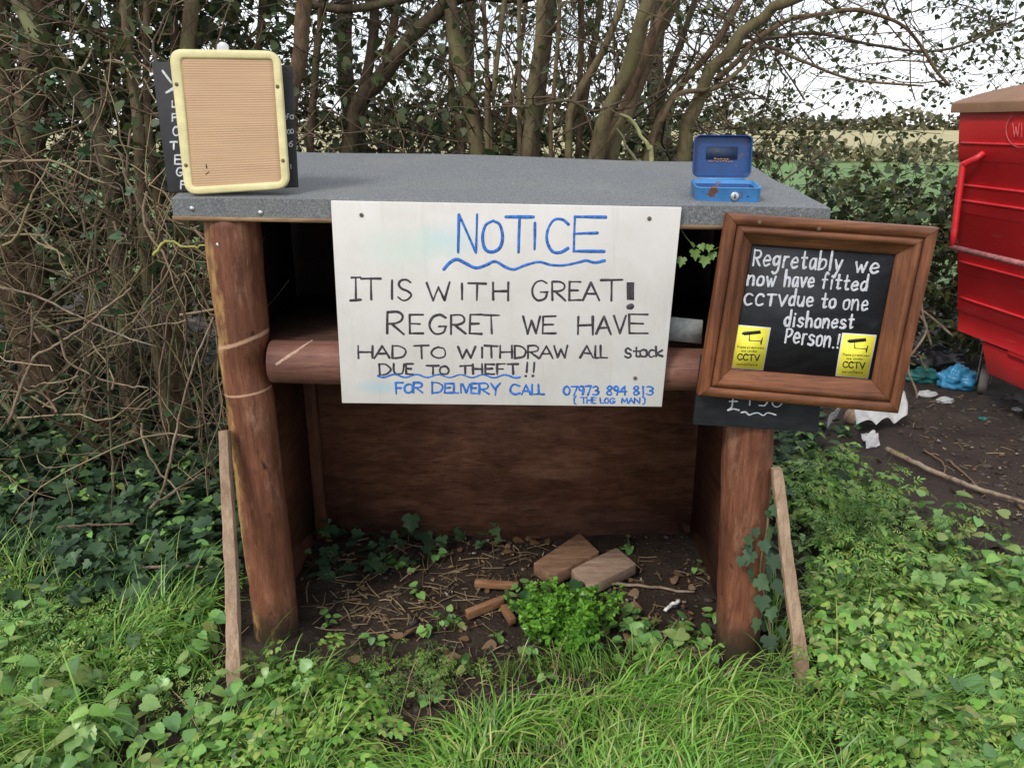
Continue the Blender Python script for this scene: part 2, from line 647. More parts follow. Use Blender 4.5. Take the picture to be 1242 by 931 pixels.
LP = [(281, 262, 33.5), (284, 300, 34), (289, 350, 32), (294.5, 395, 30.5), (296, 410, 30.5), (293, 432, 26.5), (299, 465, 27), (303, 480, 28), (317, 600, 27.5), (329, 700, 26.5), (338, 788, 25.5)]
zr1, zr2 = P(296, 417, 1.985)[2], P(303, 480, 1.985)[2]
lpost = post(LP, 2.045, 1, ((zr1, .32, .010), (zr2, .12, .006)), (3.9, -.21), "left round post with pale saw cuts and yellow peeled patches")
RP = [(930, 262, 31), (912, 450, 29.5), (908, 521, 29), (904, 600, 28.5), (898, 700, 27), (893, 805, 25.5)]
rpost = post(RP, 1.985, 4, (), None, "right red brown round post")
screw(P(265, 297, 1.978), (-.2, 1, 0), lpost, .0065)

# rail, shelf, panels
a, bb = P(331, 438, 2.02), P(900, 449, 1.985)
tt = np.linspace(0, 1, 40)[:, None]
pts = a + (bb - a) * tt
MB().tube(pts, .0575 * (1 + .03 * np.sin(np.linspace(0, 11, 40))), 22, wob=.02, rs=rs).build("front_rail", M_RAIL, stall, smooth=True)
scr = MB()
for (x0, y0, x1, y1, w_) in ((335, 442, 374, 419, .0062), (352, 464, 398, 444, .0022)):
    q_ = []
    for u in np.linspace(0, 1, 9):
        g_ = P(x0 + (x1 - x0) * u, y0 + (y1 - y0) * u + rs.normal(0, .5), 1.965)
        zc = a[2] + (bb[2] - a[2]) * (g_[0] - a[0]) / (bb[0] - a[0])
        yc = a[1] + (bb[1] - a[1]) * (g_[0] - a[0]) / (bb[0] - a[0])
        g_[1] = yc - math.sqrt(max(1e-6, .0572 ** 2 - (g_[2] - zc) ** 2))
        q_.append(g_)
    scr.tube(q_, w_ * (.55 + .45 * np.sin(np.linspace(.2, 2.9, 9))), 8, flat=(np.array([0, -1.0, 0]), .3))
scr.build("scrape_mark", plain("scraped_bare_wood", (.42, .27, .20), .8, var=.3, scale=80), stall, smooth=True)
XL, XR, YB = -.752, .688, 2.67
zs = a[2] + .035
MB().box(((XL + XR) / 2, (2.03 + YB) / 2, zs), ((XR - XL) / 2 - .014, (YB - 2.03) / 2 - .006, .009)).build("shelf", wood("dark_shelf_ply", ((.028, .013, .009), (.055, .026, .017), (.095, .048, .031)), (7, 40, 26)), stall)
zr = 1.3
M_SHADEPLY = plain("shade_dark_plywood", (.026, .015, .011), .8, var=.4, scale=14)  # shade of the upper compartment put into the plywood's colour
zk = zs - .002
MB().box(((XL + XR) / 2, YB + .008, (zk - .05) / 2), ((XR - XL) / 2 + .01, .008, (zk + .05) / 2)).build("back_panel", M_PLY, stall)
MB().box(((XL + XR) / 2, YB + .008, (zk + .003 + 1.31) / 2), ((XR - XL) / 2 + .01, .008, (1.31 - zk - .003) / 2)).build("back_panel", M_SHADEPLY, stall)
for x, mt in ((XL, M_PLYSIDE), (XR, M_PLYSIDE)):
    MB().box((x, (2.0 + YB) / 2 + .01, (zk - .05) / 2), (.008, (YB - 2.0) / 2 - .014, (zk + .05) / 2)).build("side_panel", mt, stall)
    MB().box((x, (2.0 + YB) / 2 + .01, (zk + .003 + 1.28) / 2), (.008, (YB - 2.0) / 2 - .014, (1.28 - zk - .003) / 2)).build("side_panel", M_SHADEPLY, stall)
for x in (XL + .032,):
    MB().box((x, YB - .022, .42), (.021, .019, .44)).build("batten", M_BATTEN, stall, bevel=.003)

# ---------------------------------------------------------------- stroke lettering
FONT = {
    'A': "0,0 5,10 10,0|1.8,3.6 8.2,3.6", 'C': "~9.5,8.4 7,9.8 3.4,9.6 .8,6.8 .5,3.4 3,.4 6.5,0 9.8,1.2",
    'D': "0,0 0,10|~0,10 5,9.6 9,7.4 9.8,4.6 7.5,1.2 3.5,.1 0,0", 'E': "10,10 0,10 0,0 10,0|0,5.2 7.5,5.2",
    'F': "9.5,10 0,10 0,0|0,5.2 7,5.2", 'G': "~9.2,8.6 6,10 2.4,9 .4,5.6 1,2 4,0 8,.8 9.4,3.4|9.6,4 5.6,4",
    'H': "0,0 0,10|10,0 10,10|0,5 10,5", 'I': "5,0 5,10", 'J': "0,10 10,10|5,10 5,0|1,0 9,0", 'L': "0,10 0,0 9.5,0", 'M': "0,0 1.2,10 5,3 8.8,10 10,0",
    'N': "0,0 0,10 10,0 10,10", 'O': "~5,10 1.6,8.6 .2,5 1.6,1.2 5,0 8.6,1.4 9.8,5 8.4,8.8 5,10", 'P': "0,0 0,10|~0,10 6,10 9,8.4 8.6,6 5,4.7 0,4.5",
    'R': "0,0 0,10|~0,10 6,10 9,8.4 8.6,6.2 5,5 0,4.7|2.5,4.8 9.8,0", 'S': "~9,8.8 6,10 2.4,9.6 .8,7.6 3,5.6 7,4.4 9.2,2.6 7.4,.4 4,0 .4,1.4",
    'T': "0,10 10,10|5,10 5,0", 'U': "~0,10 0,3.6 2,.4 5,0 8,.6 9.6,4 10,10", 'V': "0,10 5,0 10,10", 'W': "0,10 2.6,0 5,7.4 7.6,0 10,10", 'Y': "0,10 5,5 10,10|5,5 5,0",
    '0': "~5,10 1.4,8.4 .4,5 1.4,1.4 5,0 8.6,1.4 9.6,5 8.6,8.6 5,10", '1': "5,10 5,0", '3': "~1,9 5,10 8.8,8.2 7.6,5.8 4,5.2 8,4.4 9.4,2 5.6,0 .6,1", '4': "7,0 7,10 0,3.6 10,3.6",
    '5': "9,10 2,10 1.4,5.6|~1.4,5.6 6,6 9.4,3.6 7,.4 1,.4", '6': "~8.4,9.8 4,8 .8,4 1.6,.8 5,0 8.8,1.4 8.6,4.2 5.4,5.4 1.4,4", '7': "0,10 10,10 4,0", '8': "~5,5.2 1.4,7.4 3,9.8 7,9.8 8.6,7.6 5,5.2 .8,2.6 3,.1 7,.1 9.4,2.4 5,5.2", '9': "~9,7.6 6,5 1.6,5.8 1,8.6 4.6,10 8.6,9 9.2,6 7,0",
    '!': "5,10 5,3|5,.6 5,0", '(': "~8,11 3,8 2,4 4,0 8,-2", ')': "~2,11 7,8 8,4 6,0 2,-2", '.': "5,.4 5,0", '£': "~9,8.6 6.5,10 4,8.4 4,5 3.6,1.6 1,0|1,0 5,.8 9.5,0|1.4,4.6 7.4,4.6",
    # small letters: height 10 is the height of an x, tall ones reach 17, tails -7
    'a': "~8.6,8.6 5,10 1.4,7.8 .6,3.6 3,.2 6.6,1.4 8.8,6|8.8,9.6 8.8,1 10,0", 'b': "0,18 0,0|~0,6 4,10 8.6,8.4 9.2,3.6 6,.2 1.6,.4 0,3", 'c': "~9,8.4 5,10 1.2,7.6 .6,3.4 3.4,.2 9,1.2",
    'd': "~8.8,7.6 5,10 1.2,7.4 .6,3.4 3.4,.2 7,1.4 9,5|9,18 9,0", 'e': "~1,5 8.8,5.6 7.6,9.2 4.4,10 1,7 .8,3 4,.1 9.4,1.6", 'f': "~9.5,16.5 6.4,18 4.4,15 4.2,8 4,0|.6,9.6 8.4,9.6",
    'g': "~8.6,8.4 5,10 1.4,8 .8,4.4 3.6,1.6 7,3 9,7|~9,10 8.8,0 7.6,-5 4,-7 .6,-5", 'h': "0,18 0,0|~0,5 3,9.4 6.8,9.6 8.8,6.8 9,0", 'i': "5,9.6 5,0|5,14.4 5,13.6", 'k': "0,16 0,0|8.6,9.6 0,4 9.4,0", 'l': "5,18 5,0",
    'm': "0,10 0,0|~0,6 2.4,9.8 4.6,8.6 5,0|~5,6 7.6,9.8 9.8,8.4 10,0", 'n': "0,10 0,0|~0,5 3,9.4 6.8,9.6 8.8,6.8 9,0", 'o': "~5,10 1.4,8.4 .4,5 1.6,1.2 5,0 8.6,1.4 9.6,5 8.4,8.8 5,10", 'p': "0,10 0,-7|~0,6 4,10 8.6,8.4 9.2,3.6 6,.2 1.6,.4 0,3",
    'r': "1.4,10 1.4,0|~1.4,5 4,9.2 9,9.6", 's': "~8.6,8.4 5,10 1.4,8.4 3,5.6 7.4,4.2 8.6,1.6 5,0 .6,1.2", 't': "4.6,16 4.6,2|~4.6,2 6,.2 9.4,1|.4,10 9.4,10", 'u': "~.4,10 .4,3 2.6,.2 6,.8 8.8,5|8.8,10 8.8,0", 'v': "0,10 5,0 10,10", 'w': "0,10 2.6,0 5,7.4 7.6,0 10,10",
    'y': "0,10 4.6,1|9.6,10 5,-.4 1.6,-7", 'x': "0,10 10,0|0,0 10,10",
}
WID = {'I': .35, 'i': .45, 'l': .42, '1': .45, '!': .4, '.': .35, 't': .8, 'r': .75, 'f': .8, 'w': 1.25, 'm': 1.4, 'W': 1.25, 'M': 1.2}


class Strokes:
    """pen strokes laid on a plane; points in photograph pixels"""

    def __init__(self, plane, w, r, seed=0, jit=.25, flat=.14):
        self.pl, self.w, self.r, self.rs, self.jit, self.flat = plane, w, r, np.random.RandomState(seed), jit, flat
        self.mb = MB()

    def line(self, pts, smooth=False, r=None):
        pts = np.asarray(pts, float)
        r = r or self.r
        runs = [catmull(pts, 5)] if smooth and len(pts) > 2 else [pts[i:i + 2] for i in range(len(pts) - 1)]
        for q in runs:
            if len(q) == 2:
                q = q[0] + (q[1] - q[0]) * np.linspace(0, 1, 5)[:, None] + self.rs.normal(0, self.jit * .25, (5, 2))
            e0, e1 = q[0] - q[1], q[-1] - q[-2]
            e0, e1 = e0 / (np.linalg.norm(e0) + 1e-9), e1 / (np.linalg.norm(e1) + 1e-9)
            q = np.vstack([q[0] + e0 * r * .9, q[0] + e0 * r * .5, q, q[-1] + e1 * r * .5, q[-1] + e1 * r * .9])
            w3 = np.array([self.pl.hit(x, y, self.w) for x, y in q])
            k = pxm(w3[0])
            n = len(q)
            rad = r * k * (self.rs.uniform(.86, 1.12) + .16 * np.sin(np.linspace(0, 6, n) + self.rs.rand() * 6) + self.rs.normal(0, .05, n))
            rad[0] *= .45
            rad[1] *= .85
            rad[-1] *= .45
            rad[-2] *= .85
            self.mb.tube(w3, rad, 8, flat=(-self.pl.n, self.flat))

    def glyph(self, ch, x0, y0, x1, y1, slant=0.0, r=None):
        """box corners: x0,y0 top-left; x1,y1 bottom-right"""
        for st in FONT[ch].split('|'):
            sm = st[0] == '~'
            p = np.array([[float(c) for c in q.split(',')] for q in st.lstrip('~').split()]) / 10
            j = self.rs.normal(0, self.jit, p.shape)
            h = y1 - y0
            X = x0 + p[:, 0] * (x1 - x0) + slant * p[:, 1] * h
            Yy = y1 - p[:, 1] * h
            self.line(np.stack([X, Yy], 1) + j, sm, r)

    def word(self, s, x0, x1, yb0, yb1, xh, cap=None, slant=.12, gap=.28, r=None):
        """fits a word between x0 and x1 along a sloping baseline; xh the height of small letters"""
        ws = np.array([WID.get(c, 1.0) for c in s])
        tot = ws.sum() + gap * (len(s) - 1)
        u = (x1 - x0) / tot
        x = x0
        for c, w in zip(s, ws):
            yb = yb0 + (yb1 - yb0) * (x - x0) / (x1 - x0 + 1e-9)
            h = (cap or xh * 1.6) if (c.isupper() or c.isdigit() or c in '!£') else xh
            jy = self.rs.normal(0, self.jit * .8)
            self.glyph(c, x, yb - h + jy, x + w * u, yb + jy, slant, r)
            x += (w + gap) * u

    def build(self, name, mat, parent):
        o = self.mb.build(name, mat, parent, smooth=True)
        self.mb = MB()
        return o


def zoomer(x0, y0, sc):
    return lambda x, y: (x0 + x / sc, y0 + y / sc)


# ---------------------------------------------------------------- white notice board
m, t, b = newmat("white_painted_board")
v = coords(t)
c = ramp(t, noise(t, v, 5, 6, .65), [(.3, (.54, .51, .47)), (.6, (.625, .60, .57)), (.8, (.66, .64, .62))])
c = mix(t, ramp(t, noise(t, v, 60, 5, .7), [(.62, (0, 0, 0)), (.8, (.35,) * 3)]), c, (.40, .36, .30))
c = mix(t, ramp(t, noise(t, coords(t, (30, 30, 3.5)), 1.0, 6, .7), [(.56, (0, 0, 0)), (.74, (.4,) * 3)]), c, (.44, .42, .37))
sep = t.nodes.new("ShaderNodeSeparateXYZ")
tcn = t.nodes.new("ShaderNodeTexCoord")
t.links.new(tcn.outputs['Object'], sep.inputs[0])


def smudge(cx, cz, rx, rz):
    dx = math_(t, 'DIVIDE', math_(t, 'SUBTRACT', sep.outputs[0], cx), rx)
    dz = math_(t, 'DIVIDE', math_(t, 'SUBTRACT', sep.outputs[2], cz), rz)
    d = math_(t, 'SQRT', math_(t, 'ADD', math_(t, 'MULTIPLY', dx, dx), math_(t, 'MULTIPLY', dz, dz)))
    d = math_(t, 'ADD', d, math_(t, 'MULTIPLY', math_(t, 'SUBTRACT', noise(t, v, 14, 4), .5), 1.1))
    return math_(t, 'MULTIPLY', math_(t, 'SUBTRACT', 1.0, d, True), .6)


SGN = front(-.013)
sTL, sTR, sBR, sBL = (402.5, 243), (826, 251), (802, 491.5), (416, 487)
so = (SGN.hit(*sBL) + SGN.hit(*sBR)) / 2
for (px_, py_), rx, rz, col in (((545, 290), .10, .05, (.33, .53, .55)), ((465, 468), .09, .022, (.35, .54, .66)), ((490, 300), .14, .07, (.46, .58, .50))):
    q = SGN.hit(px_, py_) - so
    c = mix(t, smudge(q[0], q[2], rx, rz), c, col)
t.links.new(c, b.inputs['Base Color'])
b.inputs['Roughness'].default_value = .42
b.inputs['Specular IOR Level'].default_value = .35
bump(t, b, noise(t, v, 90, 4), .06, .002)
M_SIGN = m
M_BLUE = plain("blue_marker", (.032, .14, .46), .5, var=.6, scale=110)
M_BLACKPEN = plain("black_marker", (.045, .037, .046), .5, var=.75, scale=110)

notice = thing("notice_board", so, "large white painted board lettered NOTICE in blue and black marker", "notice board")
f_ = [SGN.hit(*p, .011) for p in (sBL, sBR, sTR, sTL)]
b_ = [p + SGN.n * .011 for p in f_]
MB().hexa(b_ + f_).build("board", M_SIGN, notice, bevel=.0012)
Z = zoomer(390, 230, 2.822)


def zl(st, s, boxes, **k):
    for ch, (x0, y0, x1, y1) in zip(s, boxes):
        a0, a1 = Z(x0, y0), Z(x1, y1)
        st.glyph(ch, a0[0], a0[1], a1[0], a1[1], **k)


blue = Strokes(SGN, .0112, 1.75, 3)
zl(blue, "NOTICE", [(468, 85, 530, 212), (548, 105, 620, 212), (627, 92, 722, 212), (722, 112, 735, 200), (765, 98, 845, 212), (862, 92, 968, 208)], slant=.03)
blue.line([Z(*p) for p in ((420, 270), (440, 248), (465, 236), (495, 250), (530, 265), (565, 255), (595, 243), (630, 262), (660, 270), (700, 255), (745, 245), (785, 255), (830, 256), (880, 246), (905, 240), (935, 247), (968, 240))], True)
blue.build("heading_lettering", M_BLUE, notice)
blue.r = 1.15
blue.line([Z(x, 632 + 5 * math.sin((x - 195) / 12.0) + (x - 195) * .004) for x in range(195, 682, 5)], True)
blue.build("wavy_underline", M_BLUE, notice)
blue.r = 1.35
zl(blue, "FORDELIVERYCALL", [(258, 655, 284, 692), (286, 660, 314, 690), (318, 655, 348, 690), (380, 655, 418, 690), (424, 658, 450, 690), (455, 658, 470, 690), (474, 660, 482, 690), (484, 660, 508, 690), (514, 658, 536, 692),
                             (542, 658, 574, 695), (580, 658, 612, 698), (646, 662, 680, 695), (685, 664, 715, 695), (720, 662, 738, 695), (743, 662, 763, 695)])
blue.build("delivery_lettering", M_BLUE, notice)
blue.r = 1.2
zl(blue, "07973894813", [(828, 668, 850, 697), (855, 668, 875, 697), (879, 668, 898, 697), (903, 668, 922, 697), (928, 668, 948, 697), (975, 668, 994, 697), (998, 668, 1016, 697), (1020, 668, 1044, 697), (1065, 668, 1086, 697), (1094, 668, 1104, 697), (1110, 668, 1135, 697)])
zl(blue, "(THELOGMAN)", [(862, 703, 872, 724), (888, 706, 905, 725), (908, 706, 922, 725), (926, 706, 938, 725), (953, 708, 965, 725), (967, 708, 981, 725), (985, 708, 1003, 725), (1026, 708, 1046, 725), (1050, 708, 1066, 725), (1070, 708, 1088, 725), (1096, 704, 1108, 725)], r=.95)
blue.build("phone_number", M_BLUE, notice)
blk = Strokes(SGN, .0112, 1.4, 4)
zl(blk, "ITISWITHGREAT", [(112, 298, 130, 375), (140, 300, 205, 374), (238, 308, 250, 370), (262, 305, 312, 375), (362, 315, 440, 375), (476, 318, 488, 372), (504, 318, 562, 374), (588, 315, 640, 374), (720, 308, 775, 375), (790, 312, 835, 375), (848, 312, 886, 375), (893, 315, 950, 375), (955, 306, 1028, 375)])
blk.line([Z(106, 298), Z(136, 297)])
blk.line([Z(102, 376), Z(138, 373)])
blk.build("message_lettering", M_BLACKPEN, notice)
zl(blk, "REGRETWEHAVE", [(228, 415, 285, 490), (305, 425, 350, 488), (370, 425, 430, 490), (445, 425, 494, 490), (510, 425, 550, 488), (555, 425, 608, 488), (690, 430, 748, 488), (758, 430, 802, 488), (878, 430, 928, 490), (940, 430, 990, 490), (1000, 428, 1040, 488), (1052, 423, 1115, 488)])
blk.build("message_lettering", M_BLACKPEN, notice)
zl(blk, "HADTOWITHDRAWALL", [(128, 530, 178, 572), (185, 530, 236, 572), (245, 530, 292, 572), (318, 530, 370, 572), (378, 535, 428, 572), (468, 532, 528, 572), (548, 535, 556, 570), (558, 530, 605, 572), (612, 530, 652, 572), (662, 530, 700, 572), (706, 530, 745, 572), (746, 530, 792, 572), (796, 530, 843, 570), (885, 530, 928, 570), (935, 530, 950, 570), (955, 530, 976, 570)], r=1.3)
zl(blk, "st", [(1035, 540, 1060, 570), (1066, 548, 1088, 568)], r=1.3)
zl(blk, "ock", [(1088, 543, 1114, 568), (1118, 543, 1139, 568), (1143, 545, 1168, 566)], r=1.3)
blk.build("message_lettering", M_BLACKPEN, notice)
zl(blk, "DUETOTHEFT", [(202, 592, 240, 628), (250, 592, 284, 626), (292, 592, 315, 626), (362, 598, 404, 626), (406, 600, 437, 626), (475, 598, 512, 626), (520, 592, 552, 626), (562, 592, 592, 626), (602, 592, 630, 626), (637, 592, 675, 626)], r=1.35)
for x in (703, 727):
    blk.line([Z(x + 2, 587), Z(x - 1, 620)], r=1.3)
    blk.line([Z(x - 3, 632), Z(x - 4, 633)], r=1.7)
blk.build("message_lettering", M_BLACKPEN, notice)
for k in range(6):
    blk.line([Z(1046 + k * 4, 316), Z(1046 + k * 4, 372)], r=1.0)
blk.line([Z(1050, 398), Z(1060, 396)], r=3.2)
blk.build("exclamation_mark", M_BLACKPEN, notice)
M_RUST = plain("rusty_screw", (.16, .11, .07), .7, .3, .4)
for x, y in ((140, 85), (1120, 97), (1072, 640)):
    px_, py_ = Z(x, y)
    h = SGN.hit(px_, py_, .0113)
    mb = MB()
    mb.tube([h, h - SGN.n * .0016, h - SGN.n * .0022], [.0052, .0050, .003], 12)
    mb.build("screw", M_RUST, notice)

# ---------------------------------------------------------------- framed chalkboard
CHK = front(-.034)
fo = [(879.5, 257.5), (1133.5, 275), (1085, 497.5), (845, 476)]
fi = [(911, 295.5), (1085.5, 308), (1056, 460), (885.5, 446.5)]
O = [CHK.hit(*p) for p in fo]
I_ = [CHK.hit(*p) for p in fi]
chalk = thing("framed_chalkboard", (O[2] + O[3]) / 2, "chalkboard in a mitred orange brown wooden frame with two yellow camera stickers", "chalkboard")
FW = ((.080, .028, .013), (.185, .064, .025), (.29, .115, .046))
M_FR_H = wood("frame_wood_across", FW, (5, 50, 60), .45, .3, .4)
M_FR_V = wood("frame_wood_upright", FW, (60, 50, 5), .45, .3, .4)
prof = [(0, -.004), (0, .022), (.03, .026), (.33, .027), (.35, .017), (.385, .016), (.41, .027), (.50, .030), (.60, .029), (.63, .022), (.70, .017), (.84, .0135), (.90, .010), (1.0, .008), (1.0, -.004)]
for k, nm, mt in ((0, "frame_rail", M_FR_H), (1, "frame_stile", M_FR_V), (2, "frame_rail", M_FR_H), (3, "frame_stile", M_FR_V)):
    a0, a1, i0, i1 = O[k], O[(k + 1) % 4], I_[k], I_[(k + 1) % 4]
    mid_o, mid_i = (a0 + a1) / 2, (i0 + i1) / 2
    g = .0006 * (a1 - a0) / np.linalg.norm(a1 - a0)
    rows = []
    for tt_, h in prof:
        s0, s1 = a0 + (i0 - a0) * tt_ + g, a1 + (i1 - a1) * tt_ - g
        rows.append([s0 + (s1 - s0) * u - CHK.n * h for u in np.linspace(0, 1, 14)])
    mb = MB()
    rows = np.array(rows)
    mb.grid(np.vstack([rows, rows[:1]]))
    np_ = len(prof)
    mb.add(rows[:, 0], ngons=[list(range(np_))])
    mb.add(rows[:, -1], ngons=[list(range(np_))[::-1]])
    mb.build(nm, mt, chalk)

m, t, b = newmat("chalk_smeared_slate")
v = coords(t)
c = ramp(t, noise(t, coords(t, (6, 6, 16), rot=(0, .3, 0)), 1.0, 6, .65, 1.2), [(.40, (.011, .012, .015)), (.62, (.024, .026, .031)), (.80, (.085, .09, .10))])
t.links.new(c, b.inputs['Base Color'])
b.inputs['Roughness'].default_value = .6
b.inputs['Specular IOR Level'].default_value = .3
M_SLATE = m
M_CHALK = plain("white_chalk", (.56, .57, .60), .9, var=.34, scale=260, bmp=.4)
# board set a little under the frame's inner edge
cen = sum(I_) / 4
bq = [cen + (p - cen) * 1.03 for p in I_]
bq = [bq[3], bq[2], bq[1], bq[0]]
MB().hexa([p + CHK.n * .003 for p in bq] + [p - CHK.n * .0035 for p in bq]).build("slate", M_SLATE, chalk)
Z = zoomer(800, 240, 3.212)
ch = Strokes(CHK, .0038, 1.42, 8, .2)


def zw(st, s, x0, x1, yb0, yb1, xh, cap=None, **k):
    p0, p1 = Z(x0, yb0), Z(x1, yb1)
    sc = 3.212
    st.word(s, p0[0], p1[0] + 1.5, p0[1], p1[1], xh * 1.12 / sc, cap / sc if cap else None, gap=.42, **k)


SL = .16
zw(ch, "Regretably", 362, 700, 262, 284, 36, 58, slant=SL)
zw(ch, "we", 757, 846, 288, 295, 34, slant=SL)
ch.build("chalk_lettering", M_CHALK, chalk)
zw(ch, "now", 340, 440, 338, 344, 32, slant=SL)
zw(ch, "have", 483, 592, 344, 346, 32, slant=SL)
zw(ch, "fitted", 628, 800, 350, 362, 30, slant=SL)
ch.build("chalk_lettering", M_CHALK, chalk)
zw(ch, "CCTV", 325, 485, 414, 422, 40, 42, slant=SL)
zw(ch, "due", 500, 588, 418, 424, 32, slant=SL)
zw(ch, "to", 628, 676, 425, 428, 30, slant=SL)
zw(ch, "one", 710, 802, 432, 438, 34, slant=SL)
ch.build("chalk_lettering", M_CHALK, chalk)
zw(ch, "dishonest", 482, 745, 498, 508, 30, slant=SL)
ch.build("chalk_lettering", M_CHALK, chalk)
zw(ch, "Person.!", 488, 690, 562, 584, 36, 52, slant=SL)
ch.build("chalk_lettering", M_CHALK, chalk)
M_YEL = plain("yellow_sticker", (.76, .69, .06), .4, var=.06, scale=40)
M_WHITEEDGE = plain("sticker_border", (.60, .60, .55), .4, var=.05)
M_INK = plain("black_print", (.018, .018, .014), .5, var=.2)
Z = zoomer(870, 370, 5.819)
for quad, dx, dy, lab in (([(140, 135), (375, 155), (320, 457), (90, 440)], 0, 0, "left"), ([(878, 192), (1120, 207), (1058, 517), (828, 495)], 742, 54, "right")):
    qp = [Z(*p) for p in quad]
    cx, cy = sum(p[0] for p in qp) / 4, sum(p[1] for p in qp) / 4
    w3 = [CHK.hit(*p, .0037) for p in (qp[3], qp[2], qp[1], qp[0])]
    st_ = MB().hexa(w3 + [p - CHK.n * .0012 for p in w3]).build("sticker", M_WHITEEDGE, chalk)
    q2 = [(cx + (p[0] - cx) * .93, cy + (p[1] - cy) * .95) for p in qp]
    w3 = [CHK.hit(*p, .0045) for p in (q2[3], q2[2], q2[1], q2[0])]
    MB().hexa(w3 + [p - CHK.n * .0009 for p in w3]).build("yellow_panel", M_YEL, st_)
    ink = Strokes(CHK, .0055, .38, 2, .03, .2)
    ZZ = lambda x, y: Z(x + dx, y + dy)
    body = [ZZ(*p) for p in ((166, 196), (182, 183), (300, 174), (304, 196), (186, 208))]
    ink.mb.prism([CHK.hit(*p, .0054) for p in body], -CHK.n * .0006)
    ink.line([ZZ(222, 204), ZZ(222, 246), ZZ(304, 250)], r=.55)
    ink.mb.prism([CHK.hit(*ZZ(*p), .0054) for p in ((312, 226), (318, 226), (306, 280), (299, 262))], -CHK.n * .0006)

    def sw(s, x0, x1, yb0, yb1, xh, cap=None, r=.3, gap=.3):
        a0, a1 = ZZ(x0, yb0), ZZ(x1, yb1)
        ink.word(s, a0[0], a1[0], a0[1], a1[1], xh / 5.819, (cap or xh * 1.4) / 5.819, slant=.05, gap=gap, r=r)
    sw("These", 135, 198, 297, 300, 10, 16, .26)
    sw("premises", 208, 326, 300, 305, 10, 16, .26)
    sw("are", 165, 198, 324, 326, 10, 16, .26)
    sw("under", 212, 280, 326, 329, 10, 16, .26)
    sw("CCTV", 138, 292, 380, 390, 40, 40, .85, .22)
    sw("surveillance", 132, 278, 418, 424, 10, 14, .26)
    ink.build("print", M_INK, st_)
for x, y in ((918, 268), (989, 276)):
    h = CHK.hit(x, y, .0262)
    mb = MB()
    mb.tube([h, h - CHK.n * .0016, h - CHK.n * .002], [.005, .005, .003], 10)
    mb.build("screw", M_RUST, chalk)

# ---------------------------------------------------------------- price slate under the frame
SLT = front(-.016)
sq = [(840, 513.5), (991, 523.5), (1000, 440), (850, 430)]
w3 = [SLT.hit(*p) for p in sq]
slate = thing("price_slate", (w3[0] + w3[1]) / 2, "small black price board nailed to right post below the wooden frame", "price board")
MB().hexa([p + SLT.n * .006 for p in w3] + [p - SLT.n * .006 for p in w3]).build("board", M_SLATE, slate, bevel=.001)
Z = zoomer(870, 370, 5.819)
pr = Strokes(SLT, .0062, .95, 5, .15)


def gl(ch_, x0, y0, x1, y1):
    a0, a1 = Z(x0, y0), Z(x1, y1)
    pr.glyph(ch_, a0[0], a0[1], a1[0], a1[1], .1)


gl('£', 62, 600, 155, 735)
gl('1', 210, 600, 235, 700)
gl('5', 285, 600, 350, 705)
gl('0', 375, 600, 455, 712)
pr.line([Z(*p) for p in ((165, 752), (195, 748), (220, 768), (250, 758), (285, 755), (320, 772), (345, 755), (370, 756), (408, 768))], True)
pr.build("chalk_price", M_CHALK, slate)

# ---------------------------------------------------------------- black vegetable board and cream framed cardboard on the roof
LA = math.radians(9)
yb = 1.975
CRM = Plane(P(287, 233, yb + .02), (.03, math.cos(LA), -math.sin(LA)))
BLK = Plane(P(287, 233, yb + .048), (.03, math.cos(LA), -math.sin(LA)))
bq = [BLK.hit(*p) for p in ((204.5, 234), (361.5, 227), (353.5, 79.5), (184, 75))]
veg = thing("chalk_price_list", (bq[0] + bq[1]) / 2, "matt black chalk board with white capitals down its edge, behind the cream frame", "chalkboard")
MB().hexa([p + BLK.n * .007 for p in bq] + [p - BLK.n * .003 for p in bq]).build("board", plain("matt_black_board", (.018, .018, .020), .65, var=.4, scale=12), veg, bevel=.002)
MB().hexa([bq[0] + (bq[1] - bq[0]) * u + BLK.n * w + np.array([0, 0, z]) for z in (0.0, .26) for u, w in ((.42, .0075), (.55, .0075), (.55, .030), (.42, .030))]).build("prop", M_BATTEN, veg)
Z = zoomer(180, 60, 4.9)
vl = Strokes(BLK, .0032, 1.35, 9, .15)
vl.line([Z(88, 130), Z(140, 200)])
vl.line([Z(112, 258), Z(150, 238)], r=1.7)
for c_, x0, y0, x1, y1 in (('L', 146, 310, 172, 345), ('F', 146, 385, 176, 428), ('C', 150, 462, 188, 512), ('T', 134, 552, 176, 596), ('E', 162, 630, 205, 682), ('G', 170, 705, 210, 752), ('F', 198, 782, 222, 828)):
    a0, a1 = Z(x0, y0), Z(x1, y1)
    vl.glyph(c_, a0[0], a0[1], a1[0], a1[1], r=1.0)
Z = zoomer(170, 40, 3.724)
for c_, x0, y0, x1, y1 in (('f', 658, 378, 674, 392), ('o', 678, 372, 695, 390), ('o', 666, 438, 679, 456), ('o', 681, 436, 695, 454), ('6', 672, 490, 692, 514), ('1', 676, 596, 690, 612)):
    a0, a1 = Z(x0, y0), Z(x1, y1)
    vl.glyph(c_, a0[0], a0[1], a1[0], a1[1], r=.55)
vl.build("chalk_lettering", M_CHALK, veg)


def rounded(quad, r, n=7):
    """rounded outline of a pixel quad, as pixel points"""
    out = []
    q = [np.array(p, float) for p in quad]
    for k in range(4):
        p, a_, c_ = q[k], q[k - 1], q[(k + 1) % 4]
        u, w = (a_ - p) / np.linalg.norm(a_ - p), (c_ - p) / np.linalg.norm(c_ - p)
        for s in np.linspace(0, 1, n):
            # quadratic corner
            out.append((1 - s) ** 2 * (p + u * r) + 2 * s * (1 - s) * p + s * s * (p + w * r))
    return out


